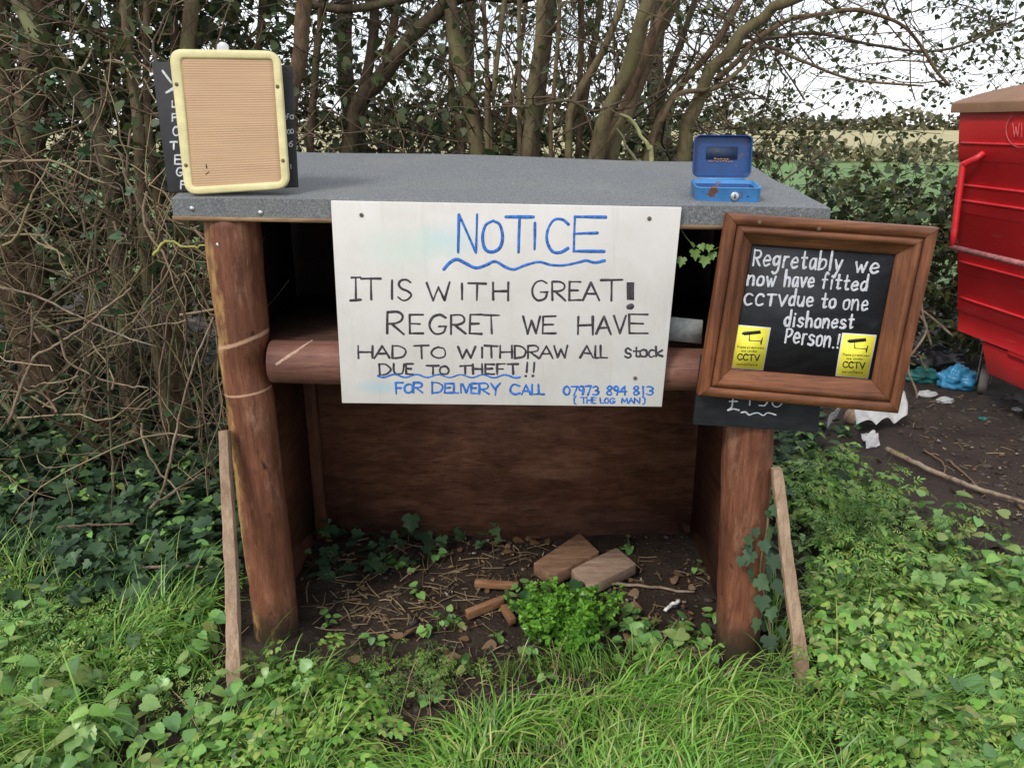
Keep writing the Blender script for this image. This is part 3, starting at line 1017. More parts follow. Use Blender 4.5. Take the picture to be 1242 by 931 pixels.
co_ = rounded([(206.5, 60.5), (340.5, 63), (352.5, 229), (226.5, 237)], 17)
ci_ = rounded([(221, 72), (332, 73), (342.5, 220.5), (235.5, 227)], 5)
cream = thing("cream_framed_panel", CRM.hit(290, 234), "rounded cream plastic frame holding ribbed brown cardboard, leaning on the roof", "display frame")
M_CREAM = plain("cream_plastic", (.60, .53, .27), .45, var=.16, scale=22, bmp=.12)
mb = MB()
n = len(co_)
rings_ = []
for tt_, h in ((0, 0), (0, .0085), (.05, .0105), (.14, .0115), (.80, .0112), (.92, .0100), (1, .0075), (1, 0)):
    rings_.append([CRM.hit(*(o_ + (i2 - o_) * tt_), h) for o_, i2 in zip(co_, ci_)])
rings_ = np.array(rings_)
rings_ = np.concatenate([rings_, rings_[:, :1]], 1)
mb.grid(np.concatenate([rings_, rings_[:1]], 0))
crf = mb.build("frame", M_CREAM, cream, smooth=False, bevel=0)
qi = [np.array(p) for p in ((217, 68), (335.5, 69), (346.5, 225), (232, 231))]
nr, nc = 330, 12
gp = np.zeros((nr, nc, 3))
for i in range(nr):
    s = i / (nr - 1)
    for j in range(nc):
        u = j / (nc - 1)
        p = (qi[0] * (1 - u) + qi[1] * u) * (1 - s) + (qi[3] * (1 - u) + qi[2] * u) * s
        gp[i, j] = CRM.hit(p[0], p[1], .0055 + (.00030 + .00014 * math.sin(s * 23 + u)) * math.sin(s * 55 * 2 * math.pi) + .0006 * math.sin(u * 5 + s * 9))
m, t, b = newmat("ribbed_cardboard")
v = coords(t)
c = ramp(t, noise(t, coords(t, (6, 6, 120)), 1.0, 5), [(.3, (.41, .262, .150)), (.7, (.48, .315, .185))])
c = mix(t, math_(t, 'MULTIPLY', noise(t, v, 7, 4), .4), c, (.45, .29, .17))
t.links.new(c, b.inputs['Base Color'])
b.inputs['Roughness'].default_value = .8
MB().grid(gp).build("cardboard", m, cream, smooth=True, solid=.002)
Z = zoomer(170, 40, 3.724)
for x, y in ((174, 237), (627, 247), (216, 600), (652, 579)):
    h = CRM.hit(*Z(x, y), .0115)
    mb = MB()
    mb.tube([h + CRM.n * .004, h - CRM.n * .0012, h - CRM.n * .0018], [.0048, .0046, .0026], 10)
    mb.build("screw", M_RUST, cream)
mk = Strokes(CRM, .0072, .9, 1)
mk.line([Z(303, 596), Z(306, 612)])
mk.line([Z(302, 640), Z(308, 634), Z(316, 630)], r=.6)
mk.build("pen_mark", M_INK, cream)
mb = MB()
M_CLIP = plain("white_plastic", (.45, .46, .46), .35, var=.06)
hk = [CRM.hit(x, y, .001) for x, y in ((263, 67), (279, 67), (278, 56), (274, 52), (268, 51.5), (264, 55))]
mb.prism(hk, -CRM.n * .004)
mb.build("hanging_tab", M_CLIP, cream, bevel=.001)

# ---------------------------------------------------------------- cash box


def worn_paint(name, col, rust, thr, rough=.38):
    m, t, b = newmat(name)
    v = coords(t)
    c = ramp(t, noise(t, v, 18, 4), [(.3, tuple(x * .85 for x in col)), (.7, tuple(min(1, x * 1.2) for x in col))])
    f = ramp(t, noise(t, v, 32, 7, .7), [(thr, (0, 0, 0)), (thr + .05, (1, 1, 1))])
    c = mix(t, f, c, rust)
    t.links.new(c, b.inputs['Base Color'])
    t.links.new(ramp(t, f, [(0, (rough,) * 3), (1, (.85,) * 3)]), b.inputs['Roughness'])
    bump(t, b, f, .25, .001)
    return m


M_BOXB = worn_paint("light_blue_worn_enamel", (.050, .20, .45), (.14, .065, .03), .565)
M_BOXD = worn_paint("deep_blue_enamel", (.006, .045, .165), (.17, .075, .04), .62)


def rrect(w, d, r, n=6):
    out = []
    for cx, cy, a0 in ((w / 2 - r, d / 2 - r, 0), (-w / 2 + r, d / 2 - r, 90), (-w / 2 + r, -d / 2 + r, 180), (w / 2 - r, -d / 2 + r, 270)):
        for k in range(n):
            a = math.radians(a0 + 90 * k / (n - 1))
            out.append((cx + r * math.cos(a), cy + r * math.sin(a)))
    return np.array(out)


def shell(w, d, h, r, th, lip=.0):
    """open tray, floor at z=0, rim at z=h"""
    lv = [(0, r * .6, 0, 1), (.004, 0, .0, 0)]
    o = []
    for ins, z in ((.006, 0), (.0015, .0018), (0, .006), (0, h - .003), (-lip, h - .002), (-lip, h), (th, h), (th, th + .002), (th + .003, th)):
        q = rrect(w - 2 * ins, d - 2 * ins, max(.002, r - ins))
        o.append(np.column_stack([q, np.full(len(q), z)]))
    o = np.array(o)
    o2 = np.concatenate([o, o[:, :1]], 1)
    mb = MB()
    mb.grid(o2)
    k = len(o[0])
    mb.add(o[0], ngons=[list(range(k))[::-1]])
    mb.add(o[-1], ngons=[list(range(k))])
    return mb


bw, bd, bh = .158, .112, .044
fm = np.array([885.0, 243.5])
# front edge of the box stands on the roof top
Yf = 1.972
pf = P(885, 0, Yf)
tq = (Yf - ftl[1]) / (btl[1] - ftl[1])
uq = .845
zt = float((ftl * (1 - uq) * (1 - tq) + ftr * uq * (1 - tq) + btl * (1 - uq) * tq + btr * uq * tq)[2])
pxx = (885 - W0 / 2) * pxm(np.array([0, Yf, zt]))
bc = np.array([pxx, Yf + bd / 2, zt])
cash = thing("cash_box", bc, "open blue metal cash box standing on the grey roof", "cash box")
ya = math.radians(-4)
RZ = np.array([[math.cos(ya), -math.sin(ya), 0], [math.sin(ya), math.cos(ya), 0], [0, 0, 1]])
tip = math.radians(5.5)
slope = (btl[2] - ftl[2]) / (btl[1] - ftl[1])
RS = np.array([[1, 0, 0], [0, 1, 0], [0, slope, 1]])


def place(mb, M=None, off=(0, 0, 0)):
    for k in range(len(mb.v)):
        v_ = mb.v[k]
        if M is not None:
            v_ = v_ @ M.T
        v_ = (v_ + np.array(off)) @ RZ.T @ RS.T + bc + np.array([0, 0, .002])
        mb.v[k] = v_
    return mb


base_o = place(shell(bw, bd, bh, .016, .003, .001)).build("base", M_BOXB, cash)
# inner tray with coin cups
mb = shell(bw - .010, bd - .010, .022, .012, .002)
for cx in (-.045, -.008, .030):
    mb.tube([(cx, .0, .0035), (cx, .0, .012)], [.014, .016], 16, caps=False)
place(mb, off=(0, 0, .013)).build("coin_tray", M_BOXD, base_o)
la = math.radians(-97)
RL = np.array([[1, 0, 0], [0, math.cos(la), -math.sin(la)], [0, math.sin(la), math.cos(la)]])


def lidpts(mb):
    """lid modelled closed over the base (opening down), hinge along the back top edge, then swung open"""
    for k in range(len(mb.v)):
        v_ = mb.v[k].copy()
        v_[:, 2] = .020 - v_[:, 2]            # flip: rim at z=0
        v_[:, 1] -= bd / 2                    # hinge at y=0
        v_ = v_ @ RL.T
        v_[:, 1] += bd / 2 + .001
        v_[:, 2] += bh + .001
        mb.v[k] = v_
    return mb


lid = place(lidpts(shell(bw - .010, bd - .008, .020, .016, .0025))).build("lid", M_BOXD, cash)
mb = MB()
mb.box((.0, -.008, .0036), (.040, .016, .0006))
place(lidpts(mb)).build("label", plain("faded_dark_label", (.022, .040, .085), .6, var=.5), lid)
mb = MB()
rs2 = np.random.RandomState(4)
for k in range(9):
    mb.box((-.030 + k * .007, .013 + rs2.normal(0, .0008), .0044), (.0026, .0012, .0003))
for k in range(5):
    mb.box((-.016 + k * .008, .007 + rs2.normal(0, .0008), .0044), (.003, .0014, .0003))
place(lidpts(mb)).build("label_rust", plain("label_rust", (.36, .19, .09), .8, var=.5, scale=90), lid)
mb = MB()
fy = -bd / 2
mb.tube([(.014, fy, .024), (.014, fy - .004, .024), (.014, fy - .005, .024)], [.0105, .0105, .0085], 20)
lock = place(mb).build("lock", M_STEEL, cash)
mb = MB()
mb.box((.014, fy - .0053, .024), (.0016, .0006, .005))
place(mb).build("keyhole", M_INK, lock)
mb = MB()
mb.tube([(.046, fy - .0006, .024), (.046, fy - .0012, .024)], [.0025, .0025], 10)
place(mb).build("rivet", M_BOXD, base_o)
mb = MB()
mb.tube([(-bw / 2 + .02, bd / 2 + .001, bh + .001), (bw / 2 - .02, bd / 2 + .001, bh + .001)], [.0028, .0028], 8)
place(mb).build("hinge", M_BOXB, cash)

# ---------------------------------------------------------------- stakes
M_STAKE = wood("raw_sawn_stake", ((.25, .16, .10), (.38, .26, .175), (.48, .35, .25)), (90, 90, 6), .8, .7, stain=((.20, .11, .065), .56))


def stake(xt, yt, Yt, xb, yb_, wt, wb, side, label):
    pb, pt = G(xb, yb_), P(xt, yt, Yt)
    pb = pb - (pt - pb) / np.linalg.norm(pt - pb) * .10
    ax = (pt - pb) / np.linalg.norm(pt - pb)
    ex = np.array([1, -.1 * side, 0])
    ex = ex - ax * ex.dot(ax)
    ex /= np.linalg.norm(ex)
    ey = np.cross(ax, ex)
    rs3 = np.random.RandomState(int(xt))
    n = 24
    rows = []
    for k in range(n):
        s = k / (n - 1)
        c_ = pb + (pt - pb) * s + ex * .0015 * math.sin(s * 9 + xt) + ey * .001 * math.sin(s * 13)
        w_ = (wb + (wt - wb) * s) / 2
        d_ = .017
        rows.append([c_ + ex * w_ * sx * (1 + .06 * rs3.randn()) + ey * d_ * sy for sx, sy in ((-1, 1), (1, 1), (1, -1), (-1, -1))])
    rows = np.array(rows)
    mb = MB()
    mb.grid(np.concatenate([rows, rows[:, :1]], 1))
    mb.add(rows[0], ngons=[[3, 2, 1, 0]])
    mb.add(rows[-1], ngons=[[0, 1, 2, 3]])
    return tag(mb.build("stake", M_STAKE, None, bevel=.0012), label, "stake", "sawn stakes beside the posts")


stake(273, 522, 1.975, 287, 852, .024, .040, -1, "pale sawn stake driven in beside the left post, its flat top below the rail")
stake(941, 568, 1.93, 975, 836, .026, .040, 1, "leaning pale stake to the right of the ivy covered right post")

# ---------------------------------------------------------------- blocks, kindling, sticks in the stall
M_BRICK = wood("weathered_block", ((.13, .065, .038), (.25, .14, .085), (.34, .215, .14)), (8, 40, 40), .85, .5, rot_=.6)
M_BRICK2 = wood("pale_weathered_block", ((.20, .125, .085), (.34, .235, .17), (.44, .33, .255)), (8, 40, 40), .85, .5, rot_=.6)


def slab(quad, ztop, th, mat, name, label, cat, group=None, tilt=0.0):
    w = [G(x, y, ztop + tilt * (k in (1, 2))) for k, (x, y) in enumerate(quad)]
    mb = MB()
    mb.hexa([p - np.array([0, 0, th]) for p in w] + w)
    return tag(mb.build(name, mat, None, bevel=.004), label, cat, group)


BG = "loose blocks inside the stall"
slab([(647, 682), (669, 699), (727, 668), (703, 645)], .078, .045, M_BRICK, "block", "darker brown block lying tilted behind the other block in the stall", "block", BG, .008)
slab([(692, 689), (714, 712), (772, 683), (748, 663)], .072, .042, M_BRICK2, "block", "paler block lying in front, nearest to the leafy green clump", "block", BG)
M_KIND = wood("split_kindling", ((.17, .075, .035), (.28, .14, .07), (.38, .21, .12)), (8, 8, 60), .8)
KG = "kindling pieces on the stall floor"


def bar(p0, p1, w, h, mat, name, label, cat, group, z=.03):
    a_, b_ = onground(*p0, z), onground(*p1, z)
    ax = (b_ - a_) / np.linalg.norm(b_ - a_)
    sx = np.cross(ax, (0, 0, 1))
    sx /= np.linalg.norm(sx)
    up = np.cross(sx, ax)
    mb = MB()
    mb.box((a_ + b_) / 2, (np.linalg.norm(b_ - a_) / 2, w, h), (ax, sx, up))
    return tag(mb.build(name, mat, None, bevel=.003), label, cat, group)


bar((576, 719), (629, 722), .012, .011, M_KIND, "kindling_piece", "short brown kindling piece lying flat left of the green clump", "kindling", KG)
bar((566, 756), (610, 740), .010, .016, M_KIND, "kindling_piece", "orange brown kindling block nearest the front, pointing at the clump", "kindling", KG)
bar((611, 748), (622, 764), .012, .012, M_KIND, "kindling_piece", "small reddish wood chunk tucked against the left of the clump", "kindling", KG)

M_STICK = bark("dead_stick_bark", (.13, .085, .055), (.30, .22, .155), (.34, .29, .22), .55)
M_STICKD = bark("dark_stick_bark", (.10, .065, .045), (.22, .15, .10))


def stick(pix, r0, r1, label, mat=None, group=None, dz=.012, name="stick", cat="stick", world=None):
    pts = np.array(world if world is not None else [onground(x, y, dz) for x, y in pix])
    q = catmull(pts, 6)
    rs4 = np.random.RandomState(len(label))
    q = q + rs4.normal(0, .0018, q.shape)
    mb = MB().tube(q, np.linspace(r0, r1, len(q)), 8, wob=.15, rs=rs4)
    return tag(mb.build(name, mat or M_STICK, None, smooth=True), label, cat, group)


stick([(740, 716), (780, 719), (841, 727)], .006, .004, "thin straight tan stick on the soil right of the green clump")
stick([(807, 750), (814, 744), (823, 739)], .006, .006, "short white stick end on dark soil near the right post", plain("white_stick", (.72, .70, .66), .6), None, .012)
DG = "dead sticks on the ivy"
stick([(176, 723), (215, 722), (253, 727)], .006, .004, "pale thick stick lying level in the ivy near the left stake", None, DG, .10)
stick([(190, 662), (222, 640), (257, 612)], .006, .004, "dead stick slanting up to the right towards the left post", None, DG, .15)
stick([(78, 682), (120, 675), (168, 671)], .005, .004, "reddish stick lying level in the middle of the ivy", M_STICKD, DG, .11)
stick([(1075, 553), (1120, 575), (1160, 590), (1200, 607), (1260, 622)], .013, .008, "long bent branch lying across the mud by the weeds", M_STICK, None, .035, "fallen_branch", "branch")
stick([(1150, 562), (1172, 578), (1190, 600)], .006, .004, "thin dark crooked stick on the open mud", M_STICKD)
stick([(1120, 550), (1138, 560), (1146, 570), (1142, 580)], .005, .003, "short hooked twig on the mud beyond the long branch", M_STICKD)

# ---------------------------------------------------------------- printed packet tucked on the rail
SHP = front(.075)
w3 = [SHP.hit(*p) for p in ((810, 412), (850, 416), (852, 388), (812, 384))]
pk = MB().hexa([p + SHP.n * .006 for p in w3] + [p - SHP.n * .006 for p in w3]).build("leaflet_pack", plain("grey_printed_paper", (.42, .44, .42), .6, var=.25, scale=60), None)
tag(pk, "small grey printed pack standing on the shelf between notice and frame", "leaflet")

# ---------------------------------------------------------------- red wheeled bin
T0 = P(1164, 136, 4.5)
e1 = np.array([.095, -1, 0]) / math.hypot(.095, 1)      # along the long side, towards the camera
e2 = np.array([1, .095, 0]) / math.hypot(.095, 1)       # across, away to the right
BS = Plane(T0, e2)


def bz(x, y):
    h = BS.hit(x, y)
    return float((h - T0).dot(e1)), float(h[2])


ztop = float(T0[2])
z_at = lambda y: bz(1158, y)[1]
s_bot, zbot = bz(1150, 404)
LEN, DEP = 1.30, 1.05
binr = thing("wheeled_bin", T0 + e1 * .6 + e2 * .5 - np.array([0, 0, ztop]), "large red wheeled waste bin with a brown lid on the mud", "bin")
m, t, b = newmat("red_bin_paint")
v = coords(t)
c = ramp(t, noise(t, v, 3, 6), [(.3, (.58, .015, .022)), (.7, (.68, .023, .031))])
c = mix(t, ramp(t, noise(t, coords(t, (3, 3, 24)), 2.0, 6, .7), [(.58, (0, 0, 0)), (.78, (.6,) * 3)]), c, (.46, .16, .15))
c = mix(t, ramp(t, noise(t, coords(t, (9, 9, 9)), 2.0, 8, .75), [(.62, (0, 0, 0)), (.67, (.8,) * 3)]), c, (.24, .04, .03))
c = mix(t, ramp(t, noise(t, coords(t, (4, 4, 70), rot=(.25, .1, 0)), 2.0, 5, .7), [(.68, (0, 0, 0)), (.74, (.7,) * 3)]), c, (.60, .30, .28))
sx_ = t.nodes.new("ShaderNodeSeparateXYZ")
tc_ = t.nodes.new("ShaderNodeTexCoord")
t.links.new(tc_.outputs['Object'], sx_.inputs[0])
mud_ = math_(t, 'SUBTRACT', math_(t, 'ADD', .02, math_(t, 'MULTIPLY', noise(t, v, 9, 7, .75), .75)), sx_.outputs[2])
c = mix(t, math_(t, 'MULTIPLY', math_(t, 'MULTIPLY', mud_, 3.0, True), .42), c, (.13, .075, .05))
t.links.new(c, b.inputs['Base Color'])
b.inputs['Roughness'].default_value = .45
M_RED = m
M_REDW = plain("worn_red_steel", (.42, .16, .155), .5, var=.5, scale=40)
lv = [(136, 0), (192, 0), (193.5, -.009), (256, -.009), (257.5, -.018), (329, -.018), (330.5, -.027), (377, -.027), (378.5, -.036), (404, -.036)]
prof_ = [(z_at(y), d) for y, d in lv]
n = len(prof_)
rows = []
for z, d in prof_:
    k = (ztop - z) / (ztop - zbot)
    i0 = s_bot * k                                        # far end draws in towards the bottom
    i1 = LEN - .09 * k
    dd = -d + .02 * k
    c_ = lambda s, w: T0 + e1 * s + e2 * w + np.array([0, 0, z - ztop])
    rows.append([c_(i0, dd), c_((i0 + i1) / 2, dd), c_(i1, dd), c_(i1 + d * .5, DEP / 2), c_(i1, DEP - dd), c_((i0 + i1) / 2, DEP - dd), c_(i0, DEP - dd), c_(i0 - d * .5, DEP / 2)])
rows = np.array(rows)
mb = MB()
mb.grid(np.concatenate([rows, rows[:, :1]], 1))
mb.add(rows[-1], ngons=[list(range(8))])
mb.add(rows[0], ngons=[list(range(8))[::-1]])
for yy_ in (173, 223.5, 242, 317, 361):
    z = z_at(yy_)
    k = (ztop - z) / (ztop - zbot)
    d = np.interp(-yy_, [-y for y, _ in lv][::-1], [dd_ for _, dd_ in lv][::-1])
    for w0 in (-d + .02 * k - .003, DEP + d - .02 * k + .003):
        mb.tube([T0 + e1 * (s_bot * k + .03 + u * (LEN - .09 * k - s_bot * k - .06)) + e2 * w0 + np.array([0, 0, z - ztop]) for u in np.linspace(0, 1, 12)], .0075, 8)
body = mb.build("body", M_RED, binr)
# lower hopper
zl0, zl1 = zbot, zbot - .17
c_ = lambda s, w, z: T0 + e1 * s + e2 * w + np.array([0, 0, z - ztop])
mb = MB()
mb.hexa([c_(s_bot + .23, .10, zl1), c_(LEN - .20, .10, zl1), c_(LEN - .20, DEP - .10, zl1), c_(s_bot + .23, DEP - .10, zl1),
         c_(s_bot + .17, .075, zl0), c_(LEN - .12, .075, zl0), c_(LEN - .12, DEP - .075, zl0), c_(s_bot + .17, DEP - .075, zl0)])
mb.build("hopper_base", M_RED, body, bevel=.01)
mb = MB()
s0, zz = bz(1210, 425)
mb.box(c_(s0 + .10, .066, zz + .01), (.11, .006, .035), (e1, e2, (0, 0, 1)))
mb.build("foot_plate", M_RED, body, bevel=.006)
# lid
mb = MB()
zl = ztop
lp = []
for s in np.linspace(-.035, LEN + .03, 16):
    row = []
    arch = math.sin(math.pi * (s + .035) / (LEN + .065))
    for w, h in ((-.03, -.004), (-.032, .045), (-.005, .058), (.14, .10 + .05 * arch), (DEP / 2, .14 + .09 * arch), (DEP - .14, .10 + .05 * arch), (DEP + .005, .058), (DEP + .032, .045), (DEP + .03, -.004)):
        row.append(c_(s, w, zl + h))
    lp.append(row)
lp = np.array(lp)
mb.grid(lp)
mb.add(lp[0], ngons=[list(range(9))])
mb.add(lp[-1], ngons=[list(range(9))[::-1]])
M_LID = plain("brown_plastic_lid", (.235, .125, .070), .55, var=.15, scale=8, bmp=.05)
mb.build("lid", M_LID, binr, bevel=.006)
# tube handle
hp = [bz(1193, 186), bz(1191, 192), bz(1183, 199), bz(1180, 206), bz(1168, 298)]
hw = [c_(s, w, z) for (s, z), w in zip(hp, (0.0, -.03, -.055, -.06, -.06))]
mb = MB()
mb.tube(catmull(hw, 6), .017, 12)
mb.build("handle", M_RED, binr, smooth=True)
b0 = bz(1165, 299)
mb = MB()
mb.tube([c_(b0[0] + .01, -.06, b0[1]), c_(LEN - .1, -.06, b0[1])], .015, 12)
mb.build("side_bar", M_REDW, binr, smooth=True)
# round emblem in low relief
er = Strokes(BS, .012, 1.0, 3, .05, .8)
cx_, cy_ = 1241, 158
er.line([(cx_ + 18 * math.cos(a_), cy_ + 21 * math.sin(a_)) for a_ in np.linspace(0, 6.283, 26)], True, r=.7)
er.glyph('W', cx_ - 10, cy_ - 8, cx_ - 2, cy_ + 8, r=.8)
er.glyph('I', cx_ - 2, cy_ - 9, cx_ + 4, cy_ + 8, r=.8)
er.build("emblem", plain("emblem_red", (.52, .075, .075), .5, var=.3), body)
# castors
M_RUB = plain("grey_rubber_tyre", (.20, .185, .165), .7, var=.2)
M_BRK = plain("grey_castor_steel", (.50, .47, .42), .55, .1, .25)
wp = G(1190, 476)
wr = .085
for k, (ds, dw) in enumerate(((0, 0), (.72, 0), (0, .72), (.72, .72))):
    wc = wp + e1 * ds + e2 * dw + np.array([0, 0, wr])
    mb = MB()
    ax = e2 * .8 + e1 * .6
    ax /= np.linalg.norm(ax)
    mb.tube([wc - ax * .024, wc - ax * .022, wc - ax * .012, wc + ax * .012, wc + ax * .022, wc + ax * .024], [wr * .5, wr * .92, wr, wr, wr * .92, wr * .5], 24)
    wh = mb.build("wheel", M_RUB, binr, smooth=False)
    mb = MB()
    sd = np.cross(ax, (0, 0, 1))
    zt_ = zbot + .0
    for sg in (-1, 1):
        q0 = wc + ax * .032 * sg
        top_ = np.array([0, 0, zt_ - wc[2] - .03])
        mb.prism([q0 - sd * .018 - np.array([0, 0, .02]), q0 + sd * .018 - np.array([0, 0, .02]), q0 + sd * .070 + top_, q0 - sd * .125 + top_], ax * .006 * sg)
    mb.box(wc + np.array([0, 0, zt_ - wc[2] - .022]), (.055, .07, .008), (ax, sd, (0, 0, 1)))
    mb.build("castor_fork", M_BRK, wh)

# ================================================================ vegetation
class LB:
    """many copies of a small leaf gathered into one mesh"""

    def __init__(self, tmpl):
        self.tv, self.tf = tmpl
        self.V = []

    def add(self, pos, yaw, pitch, roll, scale, wide=1.0):
        pos = np.asarray(pos, float).reshape(-1, 3)
        n = len(pos)
        yaw, pitch, roll, scale = [np.broadcast_to(np.asarray(a, float), (n,)) for a in (yaw, pitch, roll, scale)]
        v = self.tv[None] * scale[:, None, None]
        v = v * np.array([1, 1, 1.0])
        x, y, z = v[..., 0] * wide, v[..., 1], v[..., 2]
        c, s = np.cos(roll)[:, None], np.sin(roll)[:, None]
        x, z = x * c + z * s, -x * s + z * c
        c, s = np.cos(pitch)[:, None], np.sin(pitch)[:, None]
        y, z = y * c - z * s, y * s + z * c
        c, s = np.cos(yaw)[:, None], np.sin(yaw)[:, None]
        x, y = x * c - y * s, x * s + y * c
        self.V.append(np.stack([x, y, z], -1) + pos[:, None, :])

    def count(self):
        return sum(len(v) for v in self.V)

    def build(self, name, mat, parent=None, kind=None):
        V = np.concatenate(self.V)
        n, k = V.shape[:2]
        f = (self.tf[None] + (np.arange(n) * k)[:, None, None]).reshape(-1, 3)
        mb = MB()
        mb.add(V.reshape(-1, 3), tris=f)
        return mb.build(name, mat, parent, smooth=False, kind=kind)


def leaf_t(prof, fold=.12, droop=.15):
    """folded leaf, tip along +y; prof = (t, half width) from base to tip"""
    v, f = [], []
    for t, w in prof:
        z = -droop * t * t
        v += [(-w, t, z + fold * w), (0, t, z), (w, t, z + fold * w)]
    for i in range(len(prof) - 1):
        a, b = 3 * i, 3 * i + 3
        f += [(a, a + 1, b), (a + 1, b + 1, b), (a + 1, a + 2, b + 1), (a + 2, b + 2, b + 1)]
    return np.array(v, float), np.array(f, int)


def merge_t(*parts):
    V, F, n = [], [], 0
    for (v, f), sc, ang, off, zr in parts:
        c, s = math.cos(ang), math.sin(ang)
        w = v * sc
        w = np.stack([w[:, 0] * c - w[:, 1] * s, w[:, 0] * s + w[:, 1] * c, w[:, 2]], 1) + np.array(off)
        w[:, 2] += zr * np.hypot(w[:, 0], w[:, 1])
        V.append(w)
        F.append(f + n)
        n += len(v)
    return np.vstack(V), np.vstack(F)


def fan_t(pts, fold=.1, droop=.12):
    """leaf outline fanned from its stalk point"""
    p = np.array([(0, .12)] + list(pts), float)
    z = fold * abs(p[:, 0]) - droop * p[:, 1] ** 2
    v = np.column_stack([p, z])
    n = len(p)
    return v, np.array([(0, i, i + 1) for i in range(1, n - 1)] + [(0, n - 1, 1)], int)


T_OVATE = leaf_t([(0, .02), (.12, .26), (.3, .36), (.55, .30), (.8, .15), (1, .0)])
T_NETTLE = leaf_t([(0, .05), (.06, .30), (.16, .36), (.2, .33), (.30, .38), (.34, .34), (.45, .345), (.5, .30), (.61, .28), (.66, .23), (.77, .19), (.82, .13), (1, .0)], .16, .22)
_half = [(.10, -.05), (.24, -.10), (.30, -.02), (.42, .00), (.43, .12), (.50, .22), (.44, .33), (.46, .45), (.38, .52), (.36, .66), (.26, .70), (.22, .83), (.12, .85), (0, 1.0)]
T_ROUND = fan_t([(0, .02)] + _half + [(-x, y) for x, y in _half[-2::-1]], .22, .16)
T_IVY = fan_t([(0, .06), (.16, -.08), (.40, .02), (.52, .24), (.34, .38), (.46, .60), (.20, .66), (0, 1.02), (-.20, .66), (-.46, .60), (-.34, .38), (-.52, .24), (-.40, .02), (-.16, -.08)], .18, .12)
T_SMALL = leaf_t([(0, .03), (.4, .34), (1, 0)], .2, .1)
_bit = leaf_t([(0, .06), (.25, .26), (.5, .30), (.72, .26), (.86, .15), (1, .02)], .16, .2)
_pin = merge_t((_bit, .60, 0, (0, .40, 0), 0), (_bit, .46, .85, (-.02, .30, 0), 0), (_bit, .46, -.85, (.02, .30, 0), 0))
T_PARSLEY = merge_t((_pin, .52, 0, (0, .48, 0), -.12), (_pin, .42, 1.0, (-.03, .42, 0), -.12), (_pin, .42, -1.0, (.03, .42, 0), -.12),
                    (_pin, .34, 1.15, (-.02, .14, 0), -.1), (_pin, .34, -1.15, (.02, .14, 0), -.1))
_fin = leaf_t([(0, .04), (.45, .17), (.8, .12), (1, .01)], .1, .15)
_pin2 = merge_t((_fin, .42, 0, (0, .58, 0), 0), (_fin, .36, .8, (-.01, .44, 0), 0), (_fin, .36, -.8, (.01, .44, 0), 0), (_fin, .32, 1.0, (-.01, .22, 0), 0), (_fin, .32, -1.0, (.01, .22, 0), 0))
T_CHERVIL = merge_t((_pin2, .56, 0, (0, .44, 0), -.12), (_pin2, .44, 1.0, (-.02, .40, 0), -.12), (_pin2, .44, -1.0, (.02, .40, 0), -.12),
                    (_pin2, .34, 1.15, (-.01, .14, 0), -.1), (_pin2, .34, -1.15, (.01, .14, 0), -.1))
T_TRI = merge_t((T_OVATE, .62, 0, (0, .30, 0), 0), (T_OVATE, .52, 1.25, (0, .28, 0), 0), (T_OVATE, .52, -1.25, (0, .28, 0), 0))

RS = np.random.RandomState(11)


def in_poly(p, poly):
    x, y = p[:, 0], p[:, 1]
    c = np.zeros(len(p), bool)
    n = len(poly)
    for i in range(n):
        (x0, y0), (x1, y1) = poly[i], poly[i - 1]
        k = ((y0 > y) != (y1 > y)) & (x < (x1 - x0) * (y - y0) / (y1 - y0 + 1e-9) + x0)
        c ^= k
    return c


def sample(poly, n):
    poly = np.array(poly, float)
    lo, hi = poly.min(0), poly.max(0)
    out = np.zeros((0, 2))
    while len(out) < n:
        p = lo + (hi - lo) * RS.rand(n * 3, 2)
        out = np.vstack([out, p[in_poly(p, poly)]])
    return out[:n]


EXC = [[(258, 735), (308, 735), (318, 905), (262, 905)], [(930, 640), (968, 640), (1012, 870), (958, 870)], [(985, 905), (1075, 885), (1100, 960), (985, 970)]]


def gsample(poly, n, keep=False):
    """points on the real ground, evenly spread over a patch of the picture"""
    px = sample(poly, n)
    if not keep:
        for e in EXC:
            px = px[~in_poly(px, e)]
    g = np.array([G(x, y) for x, y in px])
    g[:, 2] = gz(g[:, 0], g[:, 1])
    return g


def wsample(x0, x1, y0, y1, n):
    g = np.column_stack([RS.uniform(x0, x1, n), RS.uniform(y0, y1, n), np.zeros(n)])
    g[:, 2] = gz(g[:, 0], g[:, 1])
    return g


def clump(p, f, seed):
    r = np.random.RandomState(seed)
    s = np.zeros(len(p))
    for k in range(6):
        d = r.normal(size=3)
        d /= np.linalg.norm(d)
        s += np.sin(f * (1 + .35 * k) * (p @ d) + r.rand() * 6.28)
    return s / 2.5


def wander(start, d, length, n, wob, up=0.0):
    pts = [np.array(start, float)]
    d = np.array(d, float) / np.linalg.norm(d)
    st = length / n
    for k in range(n):
        d = d + RS.normal(0, wob, 3) + np.array([0, 0, up])
        d /= np.linalg.norm(d)
        pts.append(pts[-1] + d * st)
    return np.array(pts)


def rdir(upmin=-1.0, upmax=1.0):
    z = RS.uniform(upmin, upmax)
    a = RS.uniform(0, 2 * math.pi)
    r = math.sqrt(max(0, 1 - z * z))
    return np.array([r * math.cos(a), r * math.sin(a), z])


